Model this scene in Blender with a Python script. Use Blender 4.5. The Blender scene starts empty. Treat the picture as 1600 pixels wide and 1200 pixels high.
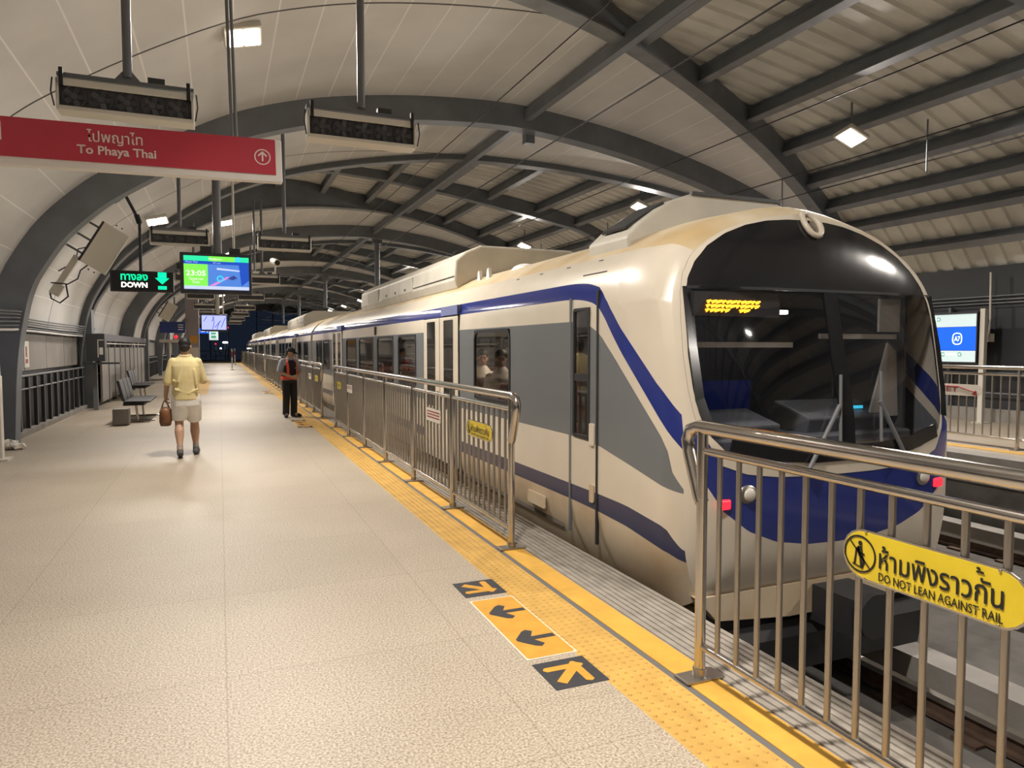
import bpy, bmesh, math, random
from mathutils import Vector, Matrix
random.seed(7)
C = bpy.context.scene.collection
SC = bpy.context.scene
PI = math.pi
# ------------------------------------------------------------------ camera, world, exposure
cam = bpy.data.objects.new('camera', bpy.data.cameras.new('camera')); C.objects.link(cam)
cam.location = (0, 0, 1.6)
cam.rotation_euler = (math.radians(90 - 2.98), 0, math.radians(-22.626))
cam.data.sensor_width = 36; cam.data.lens = 36 * 1095 / 1600
cam.data.clip_start = .05; cam.data.clip_end = 600
SC.camera = cam
SC.view_settings.view_transform = 'Standard'; SC.view_settings.look = 'None'
SC.view_settings.gamma = 1; SC.view_settings.use_curve_mapping = False
SC.view_settings.exposure = 0.36
w = bpy.data.worlds.new('night'); SC.world = w; w.use_nodes = True
w.node_tree.nodes['Background'].inputs[0].default_value = (.006, .009, .016, 1)
w.node_tree.nodes['Background'].inputs[1].default_value = 1.0
FLOOD_W = 260          # watts of one flood lamp under the roof
FLOOD_COL = (1, .925, .84)

# ------------------------------------------------------------------ materials
def mat(name, col, rough=.6, metal=0, noise=0, nscale=8, bump=0, bscale=60, emit=0, alpha=None, spec=.5, dirt=None):
    m = bpy.data.materials.new(name); m.use_nodes = True
    nt = m.node_tree; b = nt.nodes['Principled BSDF']
    b.inputs['Base Color'].default_value = (*col, 1); b.inputs['Roughness'].default_value = rough
    b.inputs['Metallic'].default_value = metal; b.inputs['Specular IOR Level'].default_value = spec
    tc = nt.nodes.new('ShaderNodeTexCoord')
    if noise or dirt:
        n = nt.nodes.new('ShaderNodeTexNoise'); n.inputs['Scale'].default_value = nscale; n.inputs['Detail'].default_value = 6
        nt.links.new(tc.outputs['Object'], n.inputs['Vector'])
        r = nt.nodes.new('ShaderNodeValToRGB')
        c2 = dirt or tuple(max(0, c * (1 - noise)) for c in col)
        r.color_ramp.elements[0].position = .35; r.color_ramp.elements[0].color = (*c2, 1)
        r.color_ramp.elements[1].position = .65; r.color_ramp.elements[1].color = (*col, 1)
        nt.links.new(n.outputs['Fac'], r.inputs['Fac']); nt.links.new(r.outputs['Color'], b.inputs['Base Color'])
    if bump:
        n2 = nt.nodes.new('ShaderNodeTexNoise'); n2.inputs['Scale'].default_value = bscale
        nt.links.new(tc.outputs['Object'], n2.inputs['Vector'])
        bp = nt.nodes.new('ShaderNodeBump'); bp.inputs['Strength'].default_value = bump; bp.inputs['Distance'].default_value = .01
        nt.links.new(n2.outputs['Fac'], bp.inputs['Height']); nt.links.new(bp.outputs['Normal'], b.inputs['Normal'])
    if emit:
        b.inputs['Emission Color'].default_value = (*col, 1); b.inputs['Emission Strength'].default_value = emit
    return m

def floor_mat():
    m = mat('speckled_stone_floor', (.46, .405, .335), .5)
    nt = m.node_tree; b = nt.nodes['Principled BSDF']
    tc = nt.nodes.new('ShaderNodeTexCoord')
    big = nt.nodes.new('ShaderNodeTexNoise'); big.inputs['Scale'].default_value = .9; big.inputs['Detail'].default_value = 5
    fine = nt.nodes.new('ShaderNodeTexNoise'); fine.inputs['Scale'].default_value = 95; fine.inputs['Detail'].default_value = 3
    for n in (big, fine): nt.links.new(tc.outputs['Object'], n.inputs['Vector'])
    r1 = nt.nodes.new('ShaderNodeValToRGB'); r1.color_ramp.elements[0].position = .3; r1.color_ramp.elements[1].position = .7
    r1.color_ramp.elements[0].color = (.44, .375, .29, 1); r1.color_ramp.elements[1].color = (.505, .435, .345, 1)
    r2 = nt.nodes.new('ShaderNodeValToRGB'); r2.color_ramp.elements[0].position = .36; r2.color_ramp.elements[1].position = .62
    r2.color_ramp.elements[0].color = (.52, .5, .48, 1); r2.color_ramp.elements[1].color = (1.12, 1.12, 1.12, 1)
    nt.links.new(big.outputs['Fac'], r1.inputs['Fac']); nt.links.new(fine.outputs['Fac'], r2.inputs['Fac'])
    mx = nt.nodes.new('ShaderNodeMixRGB'); mx.blend_type = 'MULTIPLY'; mx.inputs[0].default_value = 1
    nt.links.new(r1.outputs[0], mx.inputs[1]); nt.links.new(r2.outputs[0], mx.inputs[2])
    br = nt.nodes.new('ShaderNodeTexBrick'); br.inputs['Scale'].default_value = 1; br.offset = 0
    br.inputs['Brick Width'].default_value = 1.2; br.inputs['Row Height'].default_value = 1.2; br.inputs['Mortar Size'].default_value = .004
    br.inputs['Color1'].default_value = (1, 1, 1, 1); br.inputs['Color2'].default_value = (.95, .95, .95, 1); br.inputs['Mortar'].default_value = (.78, .76, .74, 1)
    nt.links.new(tc.outputs['Object'], br.inputs['Vector'])
    mx2 = nt.nodes.new('ShaderNodeMixRGB'); mx2.blend_type = 'MULTIPLY'; mx2.inputs[0].default_value = 1
    nt.links.new(mx.outputs[0], mx2.inputs[1]); nt.links.new(br.outputs['Color'], mx2.inputs[2])
    nt.links.new(mx2.outputs[0], b.inputs['Base Color'])
    bp = nt.nodes.new('ShaderNodeBump'); bp.inputs['Strength'].default_value = .25; bp.inputs['Distance'].default_value = .004
    nt.links.new(fine.outputs['Fac'], bp.inputs['Height']); nt.links.new(bp.outputs['Normal'], b.inputs['Normal'])
    return m

def shell_mat():
    """Smooth ceiling lining: light metal panels. UV u = metres along the arch, v = metres along the platform from the leaf's middle."""
    m = mat('cream_ceiling_lining', (.5, .47, .42), .62, spec=.3)
    nt = m.node_tree; b = nt.nodes['Principled BSDF']
    uv = nt.nodes.new('ShaderNodeUVMap'); sp = nt.nodes.new('ShaderNodeSeparateXYZ'); nt.links.new(uv.outputs[0], sp.inputs[0])
    def math_(op, a, bb=None, v=None):
        n = nt.nodes.new('ShaderNodeMath'); n.operation = op
        nt.links.new(a, n.inputs[0])
        if bb is not None: nt.links.new(bb, n.inputs[1])
        elif v is not None: n.inputs[1].default_value = v
        return n.outputs[0]
    fr = math_('FRACT', math_('DIVIDE', sp.outputs[0], v=.6))
    seam = math_('LESS_THAN', fr, v=.035)
    av = math_('ABSOLUTE', sp.outputs[1])
    tr = math_('LESS_THAN', math_('ABSOLUTE', math_('SUBTRACT', av, v=4.0)), v=.022)
    no = nt.nodes.new('ShaderNodeTexNoise'); no.inputs['Scale'].default_value = .8; no.inputs['Detail'].default_value = 6
    tc = nt.nodes.new('ShaderNodeTexCoord'); nt.links.new(tc.outputs['Object'], no.inputs['Vector'])
    r = nt.nodes.new('ShaderNodeValToRGB'); r.color_ramp.elements[0].position = .3; r.color_ramp.elements[1].position = .65
    r.color_ramp.elements[0].color = (.60, .59, .57, 1); r.color_ramp.elements[1].color = (.70, .69, .67, 1)
    nt.links.new(no.outputs['Fac'], r.inputs['Fac'])
    m1 = nt.nodes.new('ShaderNodeMixRGB'); nt.links.new(seam, m1.inputs[0]); nt.links.new(r.outputs[0], m1.inputs[1]); m1.inputs[2].default_value = (.84, .83, .81, 1)
    m2 = nt.nodes.new('ShaderNodeMixRGB'); nt.links.new(tr, m2.inputs[0]); nt.links.new(m1.outputs[0], m2.inputs[1]); m2.inputs[2].default_value = (.06, .06, .06, 1)
    nt.links.new(m2.outputs[0], b.inputs['Base Color'])
    return m

def glass_mat(name, tint, gloss=.12, gcol=(1, 1, 1)):
    m = bpy.data.materials.new(name); m.use_nodes = True; nt = m.node_tree
    for n in list(nt.nodes):
        if n.type == 'BSDF_PRINCIPLED': nt.nodes.remove(n)
    out = [n for n in nt.nodes if n.type == 'OUTPUT_MATERIAL'][0]
    t = nt.nodes.new('ShaderNodeBsdfTransparent'); t.inputs[0].default_value = (*tint, 1)
    g = nt.nodes.new('ShaderNodeBsdfGlossy'); g.inputs['Roughness'].default_value = .03; g.inputs[0].default_value = (*gcol, 1)
    lw = nt.nodes.new('ShaderNodeFresnel'); lw.inputs[0].default_value = 1.5
    a = nt.nodes.new('ShaderNodeMath'); a.operation = 'ADD'; a.inputs[1].default_value = gloss; a.use_clamp = True
    nt.links.new(lw.outputs[0], a.inputs[0])
    ge = nt.nodes.new('ShaderNodeNewGeometry'); iv = nt.nodes.new('ShaderNodeMath'); iv.operation = 'SUBTRACT'; iv.inputs[0].default_value = 1; nt.links.new(ge.outputs['Backfacing'], iv.inputs[1])
    pr = nt.nodes.new('ShaderNodeMath'); pr.operation = 'MULTIPLY'; nt.links.new(a.outputs[0], pr.inputs[0]); nt.links.new(iv.outputs[0], pr.inputs[1])
    mx = nt.nodes.new('ShaderNodeMixShader'); nt.links.new(pr.outputs[0], mx.inputs[0]); nt.links.new(t.outputs[0], mx.inputs[1]); nt.links.new(g.outputs[0], mx.inputs[2])
    nt.links.new(mx.outputs[0], out.inputs[0])
    return m

def screen_mat(name, build):
    return mat(name, build[0], .3, emit=build[1])

M = dict(
    floor=floor_mat(), shell=shell_mat(),
    rib=mat('blue_grey_painted_steel', (.18, .198, .22), .5, noise=.2, nscale=2),
    purlin=mat('grey_painted_purlin', (.22, .23, .245), .55, noise=.2, nscale=3),
    sheet=mat('corrugated_roof_sheet', (.74, .73, .67), .55, noise=.3, nscale=.7),
    steel=mat('polished_stainless_steel', (.60, .565, .525), .2, 1, noise=.12, nscale=5),
    steel_dull=mat('brushed_steel', (.42, .39, .355), .38, 1),
    grey_pole=mat('grey_painted_pole', (.16, .165, .175), .45),
    yellow_tile=mat('yellow_tactile_tile', (.60, .36, .085), .6, noise=.18, nscale=6),
    yellow_paint=mat('yellow_edge_paint', (.72, .40, .06), .55, noise=.2, nscale=5),
    orange_decal=mat('orange_floor_decal', (.66, .33, .04), .5, noise=.15, nscale=9, bump=.1),
    black_decal=mat('charcoal_floor_decal', (.035, .036, .042), .6, noise=.25, nscale=30, bump=.15),
    white_line=mat('white_decal_border', (.75, .68, .55), .5),
    groove=mat('grey_drain_channel', (.13, .125, .12), .6),
    plate=mat('worn_ribbed_edge_plate', (.36, .325, .28), .5, noise=.25, nscale=10),
    concrete=mat('grey_concrete', (.30, .28, .255), .8, noise=.25, nscale=3, bump=.2),
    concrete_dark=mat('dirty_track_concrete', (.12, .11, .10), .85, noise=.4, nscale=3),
    railm=mat('running_rail_steel', (.62, .58, .54), .22, 1),
    rust=mat('rusty_rail_side', (.10, .06, .04), .8, noise=.4, nscale=10),
    cream=mat('cream_train_paint', (.66, .595, .49), .3, noise=.08, nscale=1.5),
    cream_low=mat('dusty_cream_train_skirt', (.62, .52, .38), .38, dirt=(.46, .34, .21), nscale=1.6),
    train_grey=mat('grey_train_paint', (.155, .168, .178), .3),
    train_blue=mat('blue_train_paint', (.025, .038, .20), .12),
    train_blue_dark=mat('dark_blue_train_band', (.038, .045, .10), .3),
    roof_dirty=mat('stained_train_roof', (.68, .60, .45), .5, dirt=(.52, .38, .20), nscale=1.3),
    ac=mat('cream_ac_housing', (.62, .585, .50), .45, noise=.12, nscale=3),
    seamm=mat('dark_door_seam', (.02, .02, .02), .6),
    rubber=mat('black_rubber', (.015, .015, .017), .6),
    black_gloss=mat('black_gloss_mask', (.012, .012, .014), .16),
    black=mat('matt_black', (.018, .018, .02), .6),
    darkgrey=mat('dark_grey_plastic', (.04, .042, .046), .45),
    pane=mat('dark_tinted_train_window', (.018, .016, .015), .05, spec=.8),
    tint=glass_mat('tinted_window_glass', (.82, .79, .75), .04),
    screen_glass=glass_mat('cab_windscreen_glass', (.80, .80, .82), .03),
    inside=mat('brown_train_interior', (.16, .135, .11), .6),
    inside_dark=mat('dark_cab_interior', (.06, .06, .066), .6),
    seat=mat('maroon_seat_fabric', (.12, .04, .035), .8),
    desk=mat('grey_driver_desk', (.12, .125, .14), .5),
    blind=mat('pale_sun_blind', (.55, .52, .46), .5),
    grab=mat('yellow_grab_pole', (.75, .55, .03), .35),
    led_amber=mat('amber_led', (1, .42, .02), .4, emit=3.2),
    lamp=mat('white_lamp_panel', (1, .93, .80), .4, emit=9),
    red_lamp=mat('red_tail_lamp', (1, .02, .04), .3, emit=1.3),
    red=mat('crimson_sign_face', (.52, .04, .07), .4, noise=.1, nscale=2),
    white=mat('white_sign_paint', (.78, .76, .74), .45),
    letter_white=mat('pale_lettering', (.80, .66, .64), .5),
    yellow_sign=mat('yellow_sign_face', (.74, .56, .03), .35, noise=.06, nscale=12),
    sign_black=mat('black_sign_print', (.012, .012, .012), .5),
    sign_red=mat('red_sign_print', (.30, .035, .04), .5),
    fanbody=mat('pale_metal_fan_casing', (.66, .63, .56), .4, 0),
    fanface=mat('dark_fan_grille', (.03, .03, .034), .5),
    fanblade=mat('black_fan_blade', (.07, .07, .075), .25),
    green_led=mat('green_led', (.0, .62, .25), .4, emit=1.6),
    white_led=mat('white_led', (1, .97, .80), .4, emit=2.8),
    scr_green=mat('green_screen_area', (.17, .75, .07), .4, emit=.95),
    scr_teal=mat('teal_screen_banner', (.02, .62, .30), .4, emit=.95),
    scr_navy=mat('navy_screen_bar', (.01, .06, .40), .4, emit=.95),
    scr_blue=mat('blue_screen_picture', (.07, .20, .62), .4, emit=.8),
    scr_cyan=mat('cyan_screen_shape', (.04, .48, .72), .4, emit=.95),
    scr_pink=mat('pink_screen_shape', (.55, .20, .55), .4, emit=.9),
    scr_pale=mat('pale_screen_strip', (.50, .6, .85), .4, emit=.75),
    scr_lilac=mat('lilac_screen_picture', (.34, .38, .90), .4, emit=1.1),
    scr_white=mat('white_screen_text', (.80, .92, .80), .4, emit=1.0),
    scr_dark=mat('dark_screen_shape', (.03, .05, .25), .4, emit=.7),
    sign_blue=mat('backlit_blue_panel', (.0, .09, .80), .4, emit=.85),
    sign_pale=mat('backlit_pale_panel', (.55, .68, .70), .4, emit=.5),
    sign_white=mat('backlit_white_print', (.9, .95, 1), .4, emit=1.1),
    sign_green=mat('backlit_green_print', (.05, .35, .18), .4, emit=.3),
    blue_board=mat('blue_sign_board', (.03, .06, .26), .5),
    sky_lamp=mat('far_white_lamp', (1, .95, .9), .4, emit=12),
    panel=mat('grey_wall_board', (.27, .25, .225), .7, noise=.15, nscale=2),
    louvre=mat('dark_louvre', (.026, .029, .034), .5),
    board=mat('cream_flat_board', (.85, .82, .70), .5),
    paper=mat('white_crumpled_paper', (.8, .76, .68), .8),
    pillar=mat('pale_mauve_pillar', (.30, .275, .285), .6),
    skin=mat('warm_skin', (.47, .28, .185), .55), hair=mat('black_hair', (.012, .011, .011), .5, bump=.4, bscale=120),
    shirt=mat('pale_yellow_shirt', (.74, .62, .32), .8, noise=.1, nscale=9), shorts=mat('pale_grey_shorts', (.9, .88, .84), .85, noise=.1, nscale=9),
    shoe=mat('dark_grey_shoe', (.075, .072, .07), .7), sock=mat('grey_sock', (.30, .29, .28), .9), sole=mat('black_shoe_sole', (.03, .03, .03), .7),
    uniform=mat('grey_uniform_shirt', (.36, .40, .48), .8), vest=mat('black_vest', (.02, .021, .025), .8),
    hivis=mat('red_orange_reflective_stripe', (.82, .09, .05), .5), trousers=mat('black_trousers', (.014, .014, .016), .8),
    leather=mat('brown_leather', (.20, .085, .035), .5, noise=.3, nscale=10),
)

# ------------------------------------------------------------------ helpers
class MB:
    def __init__(s): s.v = []; s.f = []; s.mi = []; s.sm = []; s.uv = None
    def add(s, vs, fs, mi=0, smooth=False):
        o = len(s.v); s.v += [tuple(v) for v in vs]
        for f in fs: s.f.append(tuple(i + o for i in f)); s.mi.append(mi); s.sm.append(smooth)
    def box(s, x0, y0, z0, x1, y1, z1, mi=0):
        vs = [(x, y, z) for z in (z0, z1) for y in (y0, y1) for x in (x0, x1)]
        s.add(vs, [(0, 2, 3, 1), (4, 5, 7, 6), (0, 1, 5, 4), (2, 6, 7, 3), (0, 4, 6, 2), (1, 3, 7, 5)], mi)
    def obox(s, c, ax, ay, az, mi=0):
        """box with centre c and half-extent vectors"""
        c, ax, ay, az = map(Vector, (c, ax, ay, az))
        vs = [c + i * ax + j * ay + k * az for k in (-1, 1) for j in (-1, 1) for i in (-1, 1)]
        s.add(vs, [(0, 2, 3, 1), (4, 5, 7, 6), (0, 1, 5, 4), (2, 6, 7, 3), (0, 4, 6, 2), (1, 3, 7, 5)], mi)
    def tube(s, pts, r, n=10, mi=0, closed=False):
        pts = [Vector(p) for p in pts]; rings = []
        rs = r if isinstance(r, (list, tuple)) else [r] * len(pts)
        up = None
        for i, p in enumerate(pts):
            if closed: d = pts[(i + 1) % len(pts)] - pts[i - 1]
            else: d = pts[min(i + 1, len(pts) - 1)] - pts[max(i - 1, 0)]
            d.normalize()
            if up is None: up = Vector((0, 0, 1)) if abs(d.z) < .9 else Vector((1, 0, 0))
            a = d.cross(up)
            if a.length < 1e-4: a = d.orthogonal()
            a.normalize(); b = a.cross(d); up = b
            rings.append([p + rs[i] * (math.cos(t) * a + math.sin(t) * b) for t in [2 * PI * k / n for k in range(n)]])
        vs = [v for rg in rings for v in rg]; fs = []
        m = len(rings)
        for i in range(m if closed else m - 1):
            j = (i + 1) % m
            for k in range(n): fs.append((i * n + k, i * n + (k + 1) % n, j * n + (k + 1) % n, j * n + k))
        s.add(vs, fs, mi, True)
        if not closed:
            s.add(rings[0], [tuple(range(n))], mi); s.add(rings[-1], [tuple(range(n - 1, -1, -1))], mi)
    def prism(s, poly, o, ex, ey, ez, mi=0):
        """polygon (a,b) in plane o + a*ex + b*ey, extruded by vector ez"""
        o, ex, ey, ez = map(Vector, (o, ex, ey, ez)); n = len(poly)
        b = [o + a * ex + c * ey for a, c in poly]; t = [p + ez for p in b]
        fs = [tuple(range(n - 1, -1, -1)), tuple(range(n, 2 * n))] + [(i, (i + 1) % n, n + (i + 1) % n, n + i) for i in range(n)]
        s.add(b + t, fs, mi)
    def disc(s, c, ax, ay, r0, r1, th, n=28, mi=0):
        """flat ring (r0 inner, may be 0) with thickness vector th"""
        c, ax, ay, th = map(Vector, (c, ax, ay, th))
        P = lambda r, t, k: c + r * (math.cos(t) * ax + math.sin(t) * ay) + k * th
        T = [2 * PI * k / n for k in range(n)]
        if r0 <= 0:
            s.add([P(r1, t, 0) for t in T] + [P(r1, t, 1) for t in T], [tuple(range(n)), tuple(range(2 * n - 1, n - 1, -1))] + [(k, n + k, n + (k + 1) % n, (k + 1) % n) for k in range(n)], mi)
        else:
            vs = [P(r, t, k) for k in (0, 1) for r in (r0, r1) for t in T]; fs = []
            for k in range(n):
                j = (k + 1) % n
                fs += [(k, j, n + j, n + k), (2 * n + k, 3 * n + k, 3 * n + j, 2 * n + j), (n + k, n + j, 3 * n + j, 3 * n + k), (k, 2 * n + k, 2 * n + j, j)]
            s.add(vs, fs, mi)
    def sphere(s, c, r, nu=16, nv=10, mi=0):
        c = Vector(c); rx, ry, rz = r if isinstance(r, (list, tuple)) else (r, r, r)
        vs = [c + Vector((0, 0, rz))]
        for i in range(1, nv):
            t = PI * i / nv
            vs += [c + Vector((rx * math.sin(t) * math.cos(2 * PI * k / nu), ry * math.sin(t) * math.sin(2 * PI * k / nu), rz * math.cos(t))) for k in range(nu)]
        vs.append(c - Vector((0, 0, rz))); fs = [(0, 1 + k, 1 + (k + 1) % nu) for k in range(nu)]
        for i in range(nv - 2):
            for k in range(nu): fs.append((1 + i * nu + k, 1 + (i + 1) * nu + k, 1 + (i + 1) * nu + (k + 1) % nu, 1 + i * nu + (k + 1) % nu))
        L = len(vs) - 1; b = 1 + (nv - 2) * nu
        fs += [(L, b + (k + 1) % nu, b + k) for k in range(nu)]
        s.add(vs, fs, mi, True)
    def cap(s, p0, r0, p1, r1):
        s.tube([p0, p1], [r0, r1], 14); s.sphere(p0, r0, 14, 8); s.sphere(p1, r1, 14, 8)
    def mesh(s, name, mats, off=(0, 0, 0)):
        me = bpy.data.meshes.new(name)
        me.from_pydata([(v[0] - off[0], v[1] - off[1], v[2] - off[2]) for v in s.v], [], s.f)
        for m in (mats if isinstance(mats, (list, tuple)) else [mats]): me.materials.append(m)
        me.polygons.foreach_set('material_index', s.mi); me.polygons.foreach_set('use_smooth', s.sm)
        if s.uv:
            ul = me.uv_layers.new(name='UVMap')
            for l in me.loops: ul.data[l.index].uv = s.uv[l.vertex_index]
        me.update(); return me
    def build(s, name, mats, parent=None, loc=None):
        """vertices are in world space; the object sits at its parent's origin (parents carry no rotation while building)"""
        w0 = wpos(parent) if parent else Vector(loc or (0, 0, 0))
        o = bpy.data.objects.new(name, s.mesh(name, mats, w0)); C.objects.link(o)
        if parent: o.parent = parent
        else: o.location = w0
        return o

def wpos(o):
    p = Vector(o.location)
    while o.parent: o = o.parent; p = p + Vector(o.location)
    return p
def fixn(o):
    bm = bmesh.new(); bm.from_mesh(o.data); bmesh.ops.recalc_face_normals(bm, faces=bm.faces); bm.to_mesh(o.data); bm.free(); return o
def bevel(o, wd=.01, seg=2):
    m = o.modifiers.new('bevel', 'BEVEL'); m.width = wd; m.segments = seg; m.limit_method = 'ANGLE'; return o
def tag(o, label, cat, group=None):
    o['label'] = label; o['category'] = cat
    if group: o['group'] = group
    return o
def thing(name, label, cat, loc, group=None):
    o = bpy.data.objects.new(name, None); C.objects.link(o); o.location = loc; o.empty_display_size = .2
    return tag(o, label, cat, group)
def struct(o): o['kind'] = 'structure'; return o
def dup(o, loc=None, label=None, parent=None):
    """copy of a thing with its parts and sub-parts"""
    c = o.copy(); C.objects.link(c)
    if parent: c.parent = parent
    if loc is not None: c.location = loc
    if label: c['label'] = label
    for ch in list(o.children): dup(ch, parent=c)
    return c
DG = None
def from_modifiers(o):
    dg = bpy.context.evaluated_depsgraph_get(); dg.update()
    me = bpy.data.meshes.new_from_object(o.evaluated_get(dg)); old = o.data; o.modifiers.clear(); o.data = me; return o
def text(name, s, o, ex, ey, m, parent, width=None, height=None, size=.1, bold=0.0, depth=.0015, center=True):
    """lettering as a mesh: text baseline runs along ex, up is ey, o is the centre (or left baseline) of the block"""
    cu = bpy.data.curves.new(name, 'FONT'); cu.body = s; cu.offset = bold; cu.resolution_u = 3
    t = bpy.data.objects.new(name, cu); C.objects.link(t)
    dg = bpy.context.evaluated_depsgraph_get(); dg.update()
    me = bpy.data.meshes.new_from_object(t.evaluated_get(dg)); bpy.data.objects.remove(t)
    xs = [v.co.x for v in me.vertices]; ys = [v.co.y for v in me.vertices]
    x0, x1, y0, y1 = min(xs), max(xs), min(ys), max(ys)
    sx = width / (x1 - x0) if width else (height / (y1 - y0) if height else size)
    sy = height / (y1 - y0) if height else sx
    o, ex, ey = Vector(o), Vector(ex).normalized(), Vector(ey).normalized(); ez = ex.cross(ey)
    w0 = wpos(parent)
    cx, cy = ((x0 + x1) / 2, (y0 + y1) / 2) if center else (x0, 0)
    for v in me.vertices:
        v.co = o + ex * (v.co.x - cx) * sx + ey * (v.co.y - cy) * sy + ez * depth - w0
    me.materials.clear(); me.materials.append(m)
    ob = bpy.data.objects.new(name, me); C.objects.link(ob); ob.parent = parent
    return ob
def interp(T, x):
    if x <= T[0][0]: return T[0][1]
    for (a, b), (c, d) in zip(T, T[1:]):
        if x <= c: return b + (d - b) * (x - a) / (c - a)
    return T[-1][1]
X3, Y3, Z3 = Vector((1, 0, 0)), Vector((0, 1, 0)), Vector((0, 0, 1))
# ------------------------------------------------------------------ platform, tracks
Y0, Y1 = -9.0, 100.0
def slab(name, m, *b):
    mb = MB(); mb.box(*b); return struct(mb.build(name, m))
slab('floor', M['floor'], -3.9, Y0, -.35, 1.69, Y1, 0)
def tactile():
    mb = MB(); mb.box(1.69, Y0, -.35, 1.99, Y1, 0)
    # raised dots on the first metres, where the photograph shows them one by one
    y = 1.0
    while y < 24:
        for i in range(6):
            x = 1.69 + .025 + i * .05
            r, h = .0125, .005
            t = [2 * PI * k / 6 for k in range(6)]
            mb.add([(x + r * math.cos(a), y + r * math.sin(a), 0) for a in t] + [(x + r * .6 * math.cos(a), y + r * .6 * math.sin(a), h) for a in t],
                   [(k, (k + 1) % 6, 6 + (k + 1) % 6, 6 + k) for k in range(6)] + [tuple(range(6, 12))])
        y += .05
    return struct(mb.build('tactile_paving', M['yellow_tile']))
tactile()
slab('drain_channel', M['groove'], 1.99, Y0, -.35, 2.03, Y1, -.004)
slab('yellow_line', M['yellow_paint'], 2.03, Y0, -.35, 2.2, Y1, 0)
def edge_plate():
    mb = MB(); mb.box(2.2, Y0, -.35, 2.62, Y1, -.006)
    for i in range(9): mb.box(2.215 + i * .045, Y0, -.01, 2.24 + i * .045, Y1, .002)
    return struct(mb.build('platform_edge', M['plate']))
edge_plate()
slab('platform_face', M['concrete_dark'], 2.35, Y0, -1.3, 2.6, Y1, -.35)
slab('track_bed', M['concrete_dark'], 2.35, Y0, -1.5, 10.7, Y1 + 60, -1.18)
for x in (2.95, 5.32, 7.45, 9.85):
    slab('track_kerb', M['concrete'], x - .14, Y0, -1.18, x + .14, Y1, -.92)
slab('floor_opposite', M['floor'], 10.75, Y0, -.35, 15.5, Y1, 0)
slab('platform_edge_opposite', M['concrete'], 10.35, Y0, -.35, 10.75, Y1, -.001)
slab('yellow_line_opposite', M['yellow_tile'], 11.0, Y0, -.2, 11.28, Y1, .004)
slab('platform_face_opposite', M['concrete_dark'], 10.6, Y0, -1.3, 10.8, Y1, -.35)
slab('wall_right', M['concrete'], 15.3, Y0, 0, 15.5, Y1, .28)
def rail(x, side, label):
    mb = MB()
    for (a, b, z0, z1, mi) in ((.036, .036, -1.04, -1.0, 0), (.01, .01, -1.13, -1.04, 1), (.07, .07, -1.16, -1.13, 1)):
        mb.box(x - a, Y0, z0, x + b, Y1, z1, mi)
    for k in range(130):
        y = Y0 + .4 + k * .65
        mb.box(x - .17, y, -1.18, x + .17, y + .18, -1.155, 1)
    tag(mb.build('running_rail', [M['railm'], M['rust']]), label, 'rail', 'running rails of the two tracks')
rail(3.48, 0, 'polished running rail under the train, on the platform side')
rail(4.92, 0, 'polished running rail under the train, on its far side')
rail(7.98, 0, 'running rail of the empty track nearest the train')
rail(9.42, 0, 'running rail of the empty track below the opposite platform')

# ------------------------------------------------------------------ roof
WP = [(-3.55, 0), (-3.5, 1.2), (-3.42, 1.9), (-3.25, 2.72), (-2.97, 3.24), (-2.65, 3.73), (-2.14, 4.24), (-1.76, 4.54), (-.8, 5.16), (.26, 5.74), (1.03, 6.01), (1.82, 6.22),
      (2.72, 6.38), (3.66, 6.5), (4.66, 6.58), (5.5, 6.61), (6.2, 6.58), (7, 6.5), (8, 6.38), (9, 6.2), (10.2, 5.93), (11, 5.72), (12.2, 5.33), (13.2, 4.93), (14, 4.5), (14.8, 3.9), (15.4, 3.2)]
DELTA = [(-3.5, .35), (-3, .5), (-1, .75), (0, .82), (2.2, .8), (4.4, .43), (6.1, .28), (8.3, .3), (11.3, .4), (12.5, .3), (14, .35), (15.4, .15)]
def smooth_profile(P, n=3):
    P = [Vector((a, b)) for a, b in P]
    for _ in range(n):
        Q = [P[0]]
        for a, b in zip(P, P[1:]): Q += [a * .75 + b * .25, a * .25 + b * .75]
        P = Q + [P[-1]]
        if len(P) > 90: break
    return P
PR = smooth_profile(WP, 2)
def normals(P):
    N = []
    for i in range(len(P)):
        d = (P[min(i + 1, len(P) - 1)] - P[max(i - 1, 0)]).normalized(); N.append(Vector((-d.y, d.x)))
    return N
NR = normals(PR)
CPR = [p + n * interp(DELTA, p.x) for p, n in zip(PR, NR)]
CT = sorted((p.x, p.y) for p in CPR)
def cz(x): return interp(CT, x)
def wz(x): return interp(WP, x)
SL, XE = .4, 15.6
hwid = lambda x: min(7.6, SL * (XE - x))
LEAF, PER = 13.7, 15.7
CENT = [LEAF + PER * k for k in range(-1, 6)]
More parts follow.
